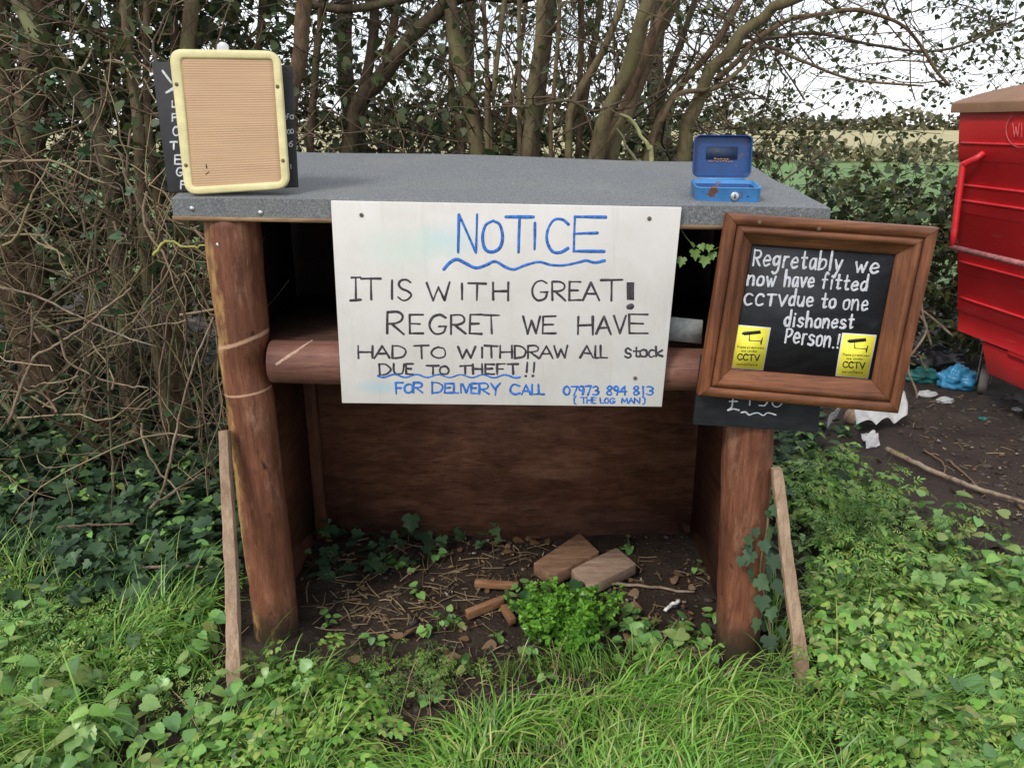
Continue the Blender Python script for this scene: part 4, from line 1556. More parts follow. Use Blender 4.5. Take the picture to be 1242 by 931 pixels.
def spray(tw, lb, start, d, length, nl, size, r=.0025, wob=.18, up=0.0, spread=.02, sides=3):
    p = wander(start, d, length, 7, wob, up)
    tw.tube(p, np.linspace(r, r * .4, len(p)), sides, caps=False)
    if nl:
        t = RS.uniform(.15, 1, nl) * (len(p) - 1)
        i = np.minimum(t.astype(int), len(p) - 2)
        q = p[i] + (p[i + 1] - p[i]) * (t - i)[:, None] + RS.normal(0, spread, (nl, 3))
        lb.add(q, RS.uniform(0, 6.28, nl), RS.normal(-.35, .6, nl), RS.normal(0, .6, nl), size * RS.uniform(.55, 1.25, nl))
    return p


# ---- leaf and twig materials
M_IVY = leafmat("ivy_leaf", [(0.0342, 0.068, 0.0341), (0.0478, 0.0972, 0.0444), (0.0683, 0.133, 0.0581), (0.0888, 0.158, 0.0615)], .48, .12, .3)
M_IVYD = leafmat("shaded_hedge_leaf", [(0.0406, 0.0637, 0.0286), (0.063, 0.0976, 0.0394), (0.101, 0.14, 0.0465), (0.169, 0.16, 0.0465)], .5, .2)
M_NET = leafmat("nettle_leaf", [(0.0498, 0.12, 0.027), (0.171, 0.356, 0.0829), (0.245, 0.487, 0.102), (0.331, 0.6, 0.127), (0.431, 0.6, 0.184), (0.27, 0.274, 0.09)], .36, .25, .5)
M_PAR = leafmat("cow_parsley_leaf", [(0.0498, 0.12, 0.027), (0.175, 0.385, 0.0688), (0.249, 0.529, 0.0836), (0.348, 0.6, 0.103), (0.494, 0.6, 0.136), (0.27, 0.274, 0.09)], .36, .3, .5)
M_RND = leafmat("round_herb_leaf", [(0.0498, 0.12, 0.027), (0.167, 0.355, 0.098), (0.248, 0.495, 0.12), (0.336, 0.6, 0.163), (0.27, 0.274, 0.09)], .36, .25, .5)
M_CHK = leafmat("chickweed_leaf", [(.04, .12, .015), (0.146, 0.365, 0.0399), (0.217, 0.493, 0.0545), (0.295, 0.583, 0.0728)], .36, .3, .5)
M_CAN = leafmat("canopy_leaf", [(0.0389, 0.0594, 0.0259), (0.0616, 0.0898, 0.0317), (0.0972, 0.125, 0.0403), (0.138, 0.139, 0.049)], .5, .3)
M_DEADLEAF = leafmat("dead_leaf", [(.12, .065, .03), (.20, .12, .06), (.30, .20, .11)], .7, .1)
M_BRAM = leafmat("bramble_leaf", [(0.0364, 0.0806, 0.0364), (0.0585, 0.124, 0.0494), (0.0845, 0.156, 0.065)], .42, .15, .4)
M_GRASS = leafmat("grass_blade", [(0.0811, 0.173, 0.0339), (0.144, 0.324, 0.0444), (0.216, 0.476, 0.0643), (0.289, 0.6, 0.0839), (0.402, 0.6, 0.124), (0.6, 0.6, 0.222)], .36, .3, .5)
M_STRAW = twigmat("dry_straw", [(.16, .10, .05), (.30, .21, .11), (.46, .35, .20)])
M_TWIG = twigmat("tan_twig", [(0.0633, 0.0389, 0.024), (0.149, 0.095, 0.056), (0.276, 0.184, 0.11), (0.345, 0.281, 0.13), (0.506, 0.367, 0.24)])
M_TWIGD = twigmat("brown_twig", [(0.052, 0.0315, 0.0202), (0.1, 0.0595, 0.0357), (0.17, 0.108, 0.062), (0.19, 0.149, 0.0697)])
M_STEM = leafmat("green_stalk", [(.07, .14, .03), (.11, .19, .05)], .5, .1)

# ---- trees and coppice stems
TREES = "trees of the hedge behind the stall"


def stem_px(pts, Y, wpx, parent, mat, name="trunk", ground_=True, dY=0.0, wob=.012):
    """a trunk through picture points (top to bottom) standing at distance Y, carried down to the ground"""
    w = []
    for k, (x, y) in enumerate(pts):
        w.append(P(x, y, Y + dY * (1 - k / max(1, len(pts) - 1))))
    rad = [a * .5 * pxm(p) for p, a in zip(w, np.linspace(wpx[0], wpx[1], len(w)) * .86)]
    if ground_:
        g = np.array([w[-1][0] + .02, w[-1][1], float(gz(w[-1][0], w[-1][1])) - .05])
        if w[-1][2] > g[2] + .1:
            w.append(g)
            rad.append(rad[-1] * 1.25)
    q = catmull(np.array(w), 13)
    rr = np.interp(np.linspace(0, 1, len(q)), np.linspace(0, 1, len(rad)), rad)
    q = q + np.stack([np.sin(np.arange(len(q)) * RS.uniform(.15, .4) + RS.rand() * 6) for _ in range(3)], 1) * wob * .5 * np.minimum(1, rr / .02)[:, None]
    MB().tube(q[::-1], rr[::-1] * (.92 + .015 * RS.normal(size=len(q)) + .05 * np.sin(np.arange(len(q)) * .23 + RS.rand() * 6)), 14, wob=.10, rs=RS).build(name, mat, parent, smooth=True)
    return q, rr


BK_DARK = bark("dark_bark", (.032, .023, .015), (.125, .090, .058), (.085, .085, .042), .60)
BK_OLIVE = bark("olive_bark", (.045, .032, .019), (.17, .125, .072), (.15, .135, .062), .54)
BK_BROWN = bark("brown_bark", (.050, .032, .020), (.165, .108, .064), (.14, .125, .06), .60)
BK_LICH = bark("lichened_bark", (.055, .045, .030), (.16, .125, .085), (.20, .21, .10), .52)


def tree(label, base, stems, name="hedge_tree", group=TREES, twigs=0, tmat=None, leaves=0, lsize=.045, lmat=None, tl=(.35, .9), part="trunk", updir=(.0, .9)):
    t = thing(name, base, label, "tree", group)
    axes = []
    for st in stems:
        pts, Y, w, mat = st[:4]
        axes.append(stem_px(pts, Y, w, t, mat, part, st[4] if len(st) > 4 else True, st[5] if len(st) > 5 else 0.0))
    if twigs:
        tw, lb = MB(), LB(T_OVATE)
        for k in range(twigs):
            q, rr = axes[RS.randint(len(axes))]
            i = RS.randint(int(len(q) * .9))
            if q[i][2] < .7:
                continue
            d = rdir(*updir)
            if q[i][0] > 1.2 and d[0] > -.2:
                d[0] = -abs(d[0])
            spray(tw, lb, q[i], d, RS.uniform(*tl), leaves, lsize, RS.uniform(.002, .006), .16, .02, .03)
        tw.build("twigs", tmat or M_TWIGD, t, kind="stuff")
        if leaves:
            lb.build("crown", lmat or M_CAN, t, kind="stuff")
    return t


def gb(x, y, Y):
    p = P(x, y, Y)
    return (p[0], p[1], float(gz(p[0], p[1])))


tree("thick dark brown trunk rising at the far left edge", gb(20, 300, 3.75),
     [([(50, -260), (50, 0), (42, 100), (30, 200), (22, 330)], 3.75, (34, 50), BK_BROWN), ([(-10, -200), (0, 0), (8, 120), (18, 220)], 3.75, (20, 30), BK_DARK)], twigs=46, leaves=14)
tree("lichened greenish trunk leaning right over the dark left hedge", gb(150, 420, 3.5),
     [([(-60, -160), (30, 12), (78, 85), (112, 140), (138, 250), (150, 420)], 3.5, (24, 24), BK_LICH), ([(165, -100), (150, 20), (132, 90), (118, 150)], 3.5, (12, 16), BK_OLIVE, False)], twigs=56, leaves=14)
tree("slender upright stems standing just left of the black chalk board", gb(190, 430, 3.3),
     [([(150, -200), (152, 0), (160, 90), (172, 220), (188, 420)], 3.3, (13, 17), BK_OLIVE), ([(176, -200), (178, 0), (182, 160), (196, 300), (206, 430)], 3.4, (9, 13), BK_BROWN),
      ([(236, -150), (232, 0), (226, 120), (222, 300), (215, 430)], 3.5, (20, 24), BK_OLIVE), ([(205, -150), (212, 60), (216, 250), (212, 420)], 3.6, (12, 14), BK_DARK)], twigs=50, leaves=13)
tree("brown ivy flecked trunk standing right of the cream framed panel", gb(345, 400, 3.5),
     [([(376, -200), (371, 0), (360, 80), (348, 180), (340, 420)], 3.5, (20, 28), BK_BROWN), ([(396, -200), (388, 0), (384, 90), (376, 200)], 3.7, (9, 12), BK_DARK), ([(330, -200), (318, 0), (308, 120), (300, 260)], 3.8, (10, 13), BK_DARK)], twigs=40, leaves=12)
tree("dark bent trunk curving right across the sky behind the grey roof", gb(418, 300, 3.9),
     [([(720, -30), (640, -6), (560, -4), (515, 30), (465, 88), (432, 140), (416, 230), (410, 420)], 3.9, (16, 30), BK_DARK, True, -.3), ([(444, -200), (452, 0), (452, 60), (434, 145)], 3.9, (12, 18), BK_DARK, False),
      ([(300, -160), (345, -20), (400, 8), (470, 4), (540, -16)], 3.7, (14, 12), BK_DARK, False), ([(500, -220), (480, -20), (478, 20), (468, 84)], 3.9, (8, 14), BK_BROWN, False)], twigs=46, leaves=10)
tree("single olive barked trunk leaning slightly left, behind the centre of the roof", gb(588, 300, 3.6),
     [([(530, -200), (545, 10), (560, 80), (574, 150), (586, 230), (592, 420)], 3.6, (20, 26), BK_OLIVE), ([(560, -200), (548, 10), (549, 120), (560, 200)], 3.75, (8, 12), BK_DARK)], twigs=30, leaves=10)
C = 3.45
cop = [([(575, -160), (590, 60), (595, 195)], C, (6, 8), BK_BROWN), ([(622, -200), (612, 0), (598, 110), (592, 150)], C, (7, 9), BK_OLIVE),
       ([(626, -200), (629, 0), (630, 190), (640, 400)], C, (6, 8), BK_OLIVE), ([(664, -200), (656, 0), (646, 120), (640, 190), (650, 400)], C, (14, 20), BK_OLIVE),
       ([(675, -200), (669, 0), (655, 120), (646, 190), (660, 400)], C + .15, (16, 20), BK_DARK), ([(690, -200), (679, 0), (671, 120), (668, 190), (672, 400)], C, (5, 8), BK_BROWN),
       ([(790, -120), (742, 40), (703, 110), (688, 190), (690, 400)], C, (10, 14), BK_OLIVE), ([(880, -180), (788, 0), (760, 90), (722, 190), (705, 400)], C, (20, 26), BK_OLIVE, True, -.3),
       ([(905, -140), (803, 20), (756, 130), (736, 190), (715, 400)], C + .1, (13, 18), BK_BROWN, True, -.2), ([(880, -180), (816, 0), (790, 60), (760, 140), (742, 190), (720, 400)], C, (17, 24), BK_OLIVE),
       ([(900, -160), (842, 0), (810, 100), (786, 190), (740, 400)], C + .1, (8, 12), BK_DARK), ([(960, -100), (897, 0), (865, 58), (828, 102), (797, 150), (785, 200), (740, 400)], C, (9, 14), BK_BROWN),
       ([(1090, -70), (960, 0), (924, 20), (889, 56), (865, 86), (838, 140), (826, 195), (770, 400)], C + .05, (14, 24), BK_OLIVE, True, -.3),
       ([(1120, 104), (1043, 98), (976, 76), (928, 57), (900, 82), (870, 105), (821, 117), (800, 150)], C - .1, (3, 9), BK_BROWN, False), ([(1152, 104), (1136, 86), (1098, 34), (1047, 14), (988, 18), (940, 32), (905, 62), (870, 98)], C, (4, 9), BK_BROWN, False),
       ([(1240, 20), (1150, 60), (1060, 55), (985, 40), (930, 48), (890, 60)], C + .1, (3, 7), BK_DARK, False), ([(760, 120), (720, 135), (690, 122), (640, 130), (610, 125)], C - .2, (3, 5), BK_DARK, False),
       ([(700, -160), (706, 10), (700, 120), (690, 200)], C + .3, (8, 11), BK_BROWN), ([(740, -160), (728, 0), (708, 140), (700, 200)], C + .3, (9, 12), BK_DARK), ([(650, -160), (634, 40), (618, 140), (612, 200)], C + .3, (5, 8), BK_BROWN)]
tree("many stemmed coppiced tree fanning out behind the right half of the roof", gb(715, 300, C), cop, "coppiced_tree", None, twigs=150, leaves=5, lsize=.035, part="stem", tl=(.3, .9))
# lichened bare branch by the cash box
tree("short bare yellow lichened branch behind the roof, left of the cash box", gb(800, 190, 3.1),
     [([(752, 138), (765, 145), (776, 162), (786, 180), (790, 230)], 3.1, (4, 7), bark("yellow_lichen_bark", (.10, .085, .04), (.26, .25, .12), (.34, .34, .16), .5)), ([(748, 155), (756, 168), (762, 182), (784, 210)], 3.1, (3, 5), BK_LICH, False)], "lichened_branch", None, part="stem")

# ---- leafy masses behind: three background trees, each a bole with sprays of leaves
BGT = "leafy trees against the sky"


def leafy(label, region, Yr, n, nl, size, f, seed, thr, base, name="leafy_tree", group=BGT, lmat=None, tmat=None, lt=T_OVATE, ln=(.25, .6), bole=True, cat="tree", crown="crown", tw_r=.003, bare=0):
    t = thing(name, base, label, cat, group)
    tw, lb = MB(), LB(lt)
    px = sample(region, n * 3)
    Y = RS.uniform(*Yr, len(px))
    pts = np.array([P(x, y, yy) for (x, y), yy in zip(px, Y)])
    keep = clump(pts, f, seed) > thr
    for p in pts[keep][:n]:
        if p[2] < gz(p[0], p[1]) + .02 or (p[0] > 1.6 and p[1] < 4.85):
            continue
        spray(tw, lb, p, rdir(-.4, .9), RS.uniform(*ln), max(1, int(nl * RS.uniform(.5, 1.5))), size, tw_r, .2, .0, size * .6)
    for (x, y) in sample(region, bare):
        p = P(x, y, RS.uniform(Yr[0] - .5, Yr[1]))
        if p[2] > .2 and not (p[0] > 1.3 and p[1] < 5.1):
            q = wander(p, rdir(-.2, 1), RS.uniform(.4, 1.1), 8, .15, .01)
            tw.tube(q, np.linspace(RS.uniform(.002, .006), .0014, len(q)), 4, caps=False)
            for j in range(3):
                i_ = RS.randint(1, 8)
                q2 = wander(q[i_], rdir(-.3, 1), RS.uniform(.12, .4), 5, .2)
                tw.tube(q2, np.linspace(.002, .001, len(q2)), 3, caps=False)
    tw.build("twigs", tmat or M_TWIGD, t, kind="stuff")
    lb.build(crown, lmat or M_CAN, t, kind="stuff")
    if bole:
        b0 = np.array(base)
        q = catmull([b0 - (0, 0, .05), b0 + (.1, 0, .9), b0 + (-.05, .1, 1.9), b0 + (.1, .2, 3.2)], 8)
        MB().tube(q, np.linspace(.09, .04, len(q)), 10, wob=.15, rs=RS).build("trunk", BK_DARK, t, smooth=True)
    return t


leafy("loose dark leafed tree showing sky gaps above the left end of the roof", [(230, -260), (520, -260), (530, 200), (240, 200)], (5.0, 6.6), 290, 11, .055, 3.0, 21, -.45, gb(430, 190, 5.8), bare=220)
leafy("open leafed tree with bright sky gaps behind the centre of the roof", [(500, -260), (760, -260), (760, 195), (500, 195)], (5.0, 6.6), 240, 10, .05, 3.0, 22, -.25, gb(575, 190, 6.0), bare=260)
leafy("thin leafed tree behind the fanning coppice stems", [(730, -260), (920, -260), (890, 195), (730, 195)], (4.8, 6.4), 130, 9, .045, 3.2, 23, -.2, gb(800, 190, 5.6), bare=200)
leafy("airy small leafed shrub against the white sky between cash box and red bin", [(860, 20), (1010, 40), (1160, 60), (1140, 200), (1060, 250), (890, 235)], (4.0, 5.2), 250, 12, .034, 4.0, 24, -.2, gb(1010, 250, 4.7), "hedge_shrub", None, ln=(.25, .7), tmat=M_TWIGD, tw_r=.0028, bole=False, cat="shrub", bare=170)
leafy("sparse twiggy crown reaching over the red bin under pale sky", [(960, -120), (1330, -120), (1330, 95), (1180, 125), (1000, 60)], (5.0, 6.2), 200, 11, .042, 3.0, 25, -.1, gb(1330, 180, 5.2), "leafy_tree", BGT, tw_r=.003, ln=(.3, .8), bare=90)
# undergrowth just behind the roof and the hedges
leafy("low dark undergrowth showing above the back edge of the roof", [(340, 135), (860, 150), (880, 330), (340, 330)], (3.9, 4.9), 420, 13, .05, 3.0, 26, -.6, gb(600, 240, 4.4), "undergrowth", None, M_IVYD, M_TWIGD, bole=False, cat="undergrowth", crown="foliage", bare=160)
leafy("dark ivy hedge beneath the shrub, between the wooden frame and the red bin", [(960, 232), (1010, 222), (1130, 228), (1270, 240), (1260, 470), (960, 470)], (4.75, 5.5), 560, 14, .055, 3.2, 27, -1.1, gb(1090, 300, 5.0), "ivy_hedge", None, M_IVYD, M_TWIG, T_IVY, bole=False, cat="hedge", crown="foliage", bare=110)
leafy("tall dark leafy hedge filling the left side behind the tangled twigs", [(-260, -260), (300, -260), (330, 120), (340, 560), (-260, 560)], (3.8, 5.0), 1300, 14, .060, 2.4, 28, -1.15, gb(60, 400, 4.4), "leafy_hedge", None, M_IVYD, M_TWIGD, T_IVY, ln=(.3, .8), bole=False, cat="hedge", crown="foliage", bare=340)

# ---- tangle of bare twigs on the left, three thorn bushes
TB = "bare thorn bushes left of the stall"


def thorn(label, region, Yr, n, base, seed, vertical=.3, ln=(.25, .8), nl=2):
    t = thing("thorn_bush", base, label, "bush", TB)
    tw, lb = MB(), LB(T_TRI)
    px = sample(region, n)
    b0 = np.array(base)
    for k in range(9):
        d = rdir(.75, .98)
        q = wander(b0 + RS.normal(0, .12, 3) * (1, 1, 0), d, RS.uniform(.9, 1.7), 14, .10, .02)
        MB().tube(q, np.linspace(RS.uniform(.007, .014), .003, len(q)), 7, wob=.15, rs=RS).build("stem", BK_BROWN if k % 2 else BK_LICH, t, smooth=True)
    for x, y in px:
        p = P(x, y, RS.uniform(*Yr))
        if p[2] < .04:
            continue
        d = rdir(.6, 1) * RS.choice([-1, 1]) if RS.rand() < vertical else rdir(-.6, .7)
        L_ = RS.uniform(*ln)
        r = RS.choice([.0018, .0026, .0038, .0062], p=[.35, .3, .22, .13])
        q = wander(p, d, L_, 9, .24, -.01)
        q[:, 2] = np.maximum(q[:, 2], gz(q[:, 0], q[:, 1]) + .01)
        tw.tube(q, np.linspace(r, r * .45, len(q)), 4, caps=False)
        for j in range(RS.randint(1, 4)):
            i = RS.randint(1, len(q) - 1)
            c_ = wander(q[i], (q[i + 1] - q[i]) / np.linalg.norm(q[i + 1] - q[i]) + rdir() * .9, L_ * RS.uniform(.15, .45), 5, .22)
            tw.tube(c_, np.linspace(r * .6, r * .3, len(c_)), 3, caps=False)
        if RS.rand() < .16 * nl:
            m_ = RS.randint(1, 5)
            lb.add(q[RS.randint(0, len(q), m_)], RS.uniform(0, 6.28, m_), RS.normal(-.3, .5, m_), RS.normal(0, .5, m_), RS.uniform(.035, .07, m_))
    tw.build("twigs", M_TWIG, t, kind="stuff")
    lb.build("leaves", M_BRAM, t, kind="stuff")
    return t


thorn("dense tangle of bare thorny twigs at the far left edge", [(-180, 150), (110, 170), (110, 560), (-180, 560)], (2.7, 3.5), 200, gb(-20, 540, 3.1), 1)
thorn("upright cluster of bare brown stems close to the left post", [(120, 230), (262, 230), (270, 590), (120, 600)], (2.75, 3.5), 185, gb(195, 540, 3.2), 2, .75, (.35, 1.0), 1)
thorn("loose bare twigs and bramble leaves spreading under the leaning lichened trunk", [(-100, 40), (200, 40), (180, 330), (-100, 330)], (2.9, 3.6), 120, gb(100, 540, 3.4), 3, .35, (.3, .9), 4)
# long single canes crossing the tangle
cg = "long pale canes crossing the thorn bushes"


def cane(pix, Y, r, label, mat=None):
    w = [P(x, y, Y) for x, y in pix]
    stick(None, r, r * .5, label, mat or M_STICK, cg, name="bare_cane", cat="cane", world=w)


cane([(-40, 340), (40, 358), (105, 388), (150, 408), (190, 420)], 2.75, .0045, "long pale cane sloping down to the right across the left tangle")
cane([(10, 512), (38, 440), (60, 422), (95, 402), (130, 372), (160, 350)], 2.7, .006, "thick lichened cane bending up from the lower left of the tangle")
cane([(196, 600), (215, 520), (232, 450), (258, 385)], 2.6, .006, "straight cane leaning right towards the left post")
cane([(70, 400), (85, 440), (140, 465), (180, 470)], 2.7, .005, "crooked low cane forking in the middle of the tangle")
cane([(140, 610), (136, 560), (132, 480), (128, 420), (108, 340)], 2.8, .0055, "upright greenish cane in front of the dark hedge", BK_LICH)
cane([(186, 310), (202, 293), (228, 300), (250, 297)], 2.3, .005, "yellow lichened twig beside the top of the left post", bark("bright_lichen", (.26, .26, .07), (.42, .42, .12), (.36, .36, .12), .5))
# pale roots and runners hanging at the right hedge foot
for pix, lab in (([(1112, 330), (1108, 370), (1124, 400), (1098, 440)], "pale bent runner beside the right edge of the wooden frame"),
                 ([(1060, 500), (1104, 492), (1112, 478), (1102, 450), (1104, 425)], "grey looping root on the mud under the frame corner"),
                 ([(1096, 360), (1130, 385), (1156, 408)], "thin runner reaching from the frame edge to the bin foot"),
                 ([(1110, 290), (1122, 330), (1118, 372), (1130, 420)], "upright dry stem in the gap before the bin")):
    w = [P(x, y, 4.3) for x, y in pix]
    tag(MB().tube(catmull(w, 6), .007, 7, wob=.1, rs=RS).build("dry_runner", M_STICK, None, smooth=True), lab, "runner", "dry runners by the bin")

# ---- ground plants
IVY_L = [(-160, 500), (120, 515), (262, 520), (272, 740), (200, 770), (60, 715), (-160, 700)]


def carpet(lb, poly, n, h, size, seed=3, thr=-9, pm=-.25):
    g = gsample(poly, n) if len(poly[0]) == 2 else wsample(*poly[0], n)
    g = g[clump(g, 7, seed) > thr]
    k = len(g)
    g[:, 2] += np.abs(RS.normal(0, h, k)) + .012
    lb.add(g, RS.uniform(0, 6.28, k), RS.normal(pm, .35, k), RS.normal(0, .35, k), size * RS.uniform(.5, 1.25, k))


lb = LB(T_IVY)
carpet(lb, IVY_L, 3300, .055, .058)
carpet(lb, [(-300, 440), (340, 440), (330, 540), (-300, 520)], 1500, .10, .06)
carpet(lb, [(380, 628), (600, 640), (615, 668), (520, 690), (420, 712), (375, 720)], 150, .035, .05, 4, -.4)
carpet(lb, [(915, 520), (965, 540), (975, 760), (910, 770)], 190, .05, .05)
carpet(lb, [(985, 470), (1075, 500), (1060, 540), (975, 520)], 60, .03, .05)
carpet(lb, [(930, 560), (1150, 640), (1330, 700), (1330, 900), (1000, 860)], 150, .06, .05, 6, -.2)
carpet(lb, [(-2.4, 1.5, 2.85, 4.4)], 2600, .06, .06, 3, -.6)
carpet(lb, [(-1.7, -.95, 2.1, 3.0)], 500, .05, .055, 3)
ivy = lb.build("ground_ivy", M_IVY, None, kind="stuff")
# ivy climbing on the right post
iv = thing("climbing_ivy", onground(930, 760), "dark ivy trail climbing the outer side of the right post", "ivy")
lb, tw = LB(T_IVY), MB()
path = [P(x, y, 1.93) for x, y in ((938, 790), (930, 735), (922, 690), (930, 645), (932, 622))]
tw.tube(catmull(path, 5), .003, 5)
for x, y, s in ((905, 650, .035), (912, 668, .045), (925, 655, .04), (936, 640, .045), (918, 700, .05), (908, 690, .04), (930, 690, .05), (940, 672, .05), (924, 722, .05), (936, 735, .045), (915, 640, .03), (900, 676, .03), (942, 612, .045), (948, 634, .04), (930, 618, .03), (938, 705, .05), (920, 750, .045), (905, 660, .03), (944, 760, .05), (931, 770, .05)):
    p = P(x, y, 1.90 + RS.uniform(0, .02))
    lb.add([p], RS.uniform(2.2, 4.1), RS.uniform(-1.2, -.6), RS.normal(0, .4), s)
tw.build("stem", M_TWIG, iv, smooth=True)
lb.build("leaves", M_IVY, iv, kind="stuff")
# bright sprig under the roof
sp_ = thing("ivy_sprig", P(845, 290, 1.95), "bright young ivy sprig hanging in the dark gap left of the wooden frame", "ivy")
lb = LB(T_IVY)
for x, y, s in ((828, 312, .026), (842, 303, .030), (856, 311, .032), (850, 296, .020), (861, 297, .022), (838, 294, .018), (864, 306, .022)):
    lb.add([P(x, y, 1.93)], RS.uniform(2.4, 3.9), RS.uniform(-1.3, -.7), RS.normal(0, .3), s)
MB().tube(catmull([P(x, y, 1.945) for x, y in ((826, 278), (834, 290), (845, 299), (862, 303), (872, 300))], 5), .0012, 5).build("stem", M_STEM, sp_)
lb.build("leaves", leafmat("young_ivy", [(.11, .22, .04), (.18, .30, .06)], .4, .3), sp_, kind="stuff")
# single ivy shoot against the back panel
sh = thing("ivy_shoot", P(500, 660, 2.6), "single ivy shoot with a dark leaf against the back panel", "ivy")
MB().tube(catmull([P(495, 662, 2.62), P(496, 640, 2.62), P(499, 624, 2.63)], 5), .0015, 5).build("stem", M_TWIG, sh)
lb = LB(T_IVY)
lb.add([P(500, 624, 2.61), P(489, 655, 2.60)], [3.0, 2.6], [-1.0, -.6], [.2, 0], [.075, .05])
lb.build("leaves", M_IVY, sh, kind="stuff")


def nettles(lb, st, poly, n, h=(.08, .2), size=.045, thr=-9, seed=2, top=1.0):
    g = gsample(poly, n)
    g = g[clump(g, 5, seed) > thr]
    for p in g:
        H_ = RS.uniform(*h)
        q = wander(p - (0, 0, .01), (RS.normal(0, .2), RS.normal(0, .2), 1), H_, 4, .08)
        st.tube(q, np.linspace(.0022, .0012, 5), 4, caps=False)
        nn = max(2, int(H_ / .035))
        a0 = RS.uniform(0, 6.28)
        for k in range(nn):
            s = (k + 1.0) / nn
            c_ = q[min(4, int(s * 4))]
            for sd_ in (0, math.pi):
                L_ = size * RS.uniform(.75, 1.25) * (1 - .45 * max(0, s - .6) / .4)
                lb.add([c_], a0 + k * 1.57 + sd_ + RS.normal(0, .2), RS.normal(-.05 if s > .8 else -.3, .22), RS.normal(0, .2), L_)


def parsley(lb, st, poly, n, h=(.06, .16), size=.075, thr=-9, seed=2, k=(4, 8)):
    g = gsample(poly, n)
    g = g[clump(g, 5, seed) > thr]
    for p in g:
        for j in range(RS.randint(*k)):
            H_ = RS.uniform(*h)
            a = RS.uniform(0, 6.28)
            e = p + np.array([math.cos(a), math.sin(a), 0]) * H_ * RS.uniform(.2, .8) + (0, 0, H_)
            m_ = (p + e) / 2 + (0, 0, H_ * .15)
            st.tube([p, m_, e], [.0014, .0012, .0009], 3, caps=False)
            lb.add([e], a - math.pi / 2 + RS.normal(0, .3), RS.normal(-.25, .25), RS.normal(0, .25), size * RS.uniform(.6, 1.25))


def rounds(lb, st, poly, n, h=(.03, .12), size=.04, thr=-9, seed=2):
    g = gsample(poly, n)
    g = g[clump(g, 5, seed) > thr]
    for p in g:
        for j in range(RS.randint(3, 7)):
            H_ = RS.uniform(*h)
            a = RS.uniform(0, 6.28)
            e = p + np.array([math.cos(a), math.sin(a), 0]) * H_ * RS.uniform(.2, .7) + (0, 0, H_)
            st.tube([p, e], [.0013, .0009], 3, caps=False)
            lb.add([e], a - math.pi / 2 + RS.normal(0, .5), RS.normal(-.2, .3), RS.normal(0, .3), size * RS.uniform(.6, 1.3))


R_HERB = [(922, 530), (985, 500), (1045, 525), (1100, 575), (1190, 640), (1330, 650), (1340, 1000), (1010, 1000), (985, 850), (940, 800)]
nl_, pl_, rl_, st_, fl_ = LB(T_NETTLE), LB(T_PARSLEY), LB(T_ROUND), MB(), LB(T_CHERVIL)
HR = [(940, 575), (1030, 585), (1110, 645), (1200, 720), (1180, 800), (1000, 810), (950, 780)]
parsley(pl_, st_, HR, 105, (.08, .22), .12, -.25, 14)
parsley(fl_, st_, HR, 130, (.06, .20), .13, -.35, 15)
parsley(fl_, st_, [(1000, 790), (1320, 760), (1320, 1000), (1080, 1000), (990, 880)], 70, (.06, .16), .12, -.3, 16)
parsley(pl_, st_, [(1000, 780), (1320, 740), (1320, 1000), (1080, 1000), (990, 860)], 60, (.07, .18), .11, -.2)
nettles(nl_, st_, [(938, 545), (1000, 540), (1070, 605), (1170, 695), (1000, 740), (945, 660)], 130, (.08, .20), .05, -.4)
nettles(nl_, st_, [(1080, 710), (1190, 695), (1340, 690), (1340, 870), (1110, 870)], 120, (.10, .22), .064, -.4, 9)
nettles(nl_, st_, [(980, 700), (1240, 760), (1240, 1000), (1060, 1000)], 90, (.07, .18), .06, -.4, 8)
rounds(rl_, st_, [(960, 560), (1200, 660), (1330, 700), (1330, 1000), (1100, 1000), (960, 780)], 80, (.06, .18), .046, -.3, 7)
nettles(nl_, st_, [(-160, 850), (110, 850), (130, 1000), (-160, 1000)], 40, (.10, .20), .085)
nettles(nl_, st_, [(1140, 700), (1340, 690), (1340, 800), (1160, 790)], 30, (.10, .2), .075)
# left
nettles(nl_, st_, [(-160, 560), (220, 545), (250, 640), (190, 700), (-160, 690)], 120, (.07, .20), .05, -.3)
nettles(nl_, st_, [(-160, 730), (70, 750), (180, 860), (380, 880), (420, 1000), (-160, 1000)], 90, (.07, .18), .06, -.3)
rounds(rl_, st_, [(-160, 740), (270, 760), (400, 860), (430, 1000), (-160, 1000)], 70, (.04, .12), .04)
parsley(pl_, st_, [(255, 800), (390, 820), (440, 900), (420, 1000), (270, 1000)], 55, (.05, .12), .09)
parsley(fl_, st_, [(-100, 720), (260, 750), (260, 900), (-100, 900)], 60, (.05, .13), .10)
rounds(rl_, st_, [(230, 560), (275, 560), (270, 820), (190, 760)], 45, (.03, .10), .042)
# sparse seedlings on the stall's soil
rounds(rl_, st_, [(370, 700), (860, 640), (870, 800), (420, 880), (360, 800)], 42, (.01, .05), .026)
parsley(fl_, st_, [(380, 800), (620, 790), (560, 850), (430, 900)], 45, (.015, .05), .04)
rounds(rl_, st_, [(740, 760), (860, 760), (860, 810), (720, 830)], 22, (.02, .06), .034)
nl_.build("nettle_cover", M_NET, None, kind="stuff")
pl_.build("cow_parsley_cover", M_PAR, None, kind="stuff")
fl_.build("chervil_cover", M_PAR, None, kind="stuff")
rl_.build("low_herb_cover", M_RND, None, kind="stuff")
st_.build("herb_stalks", M_STEM, None, kind="stuff")

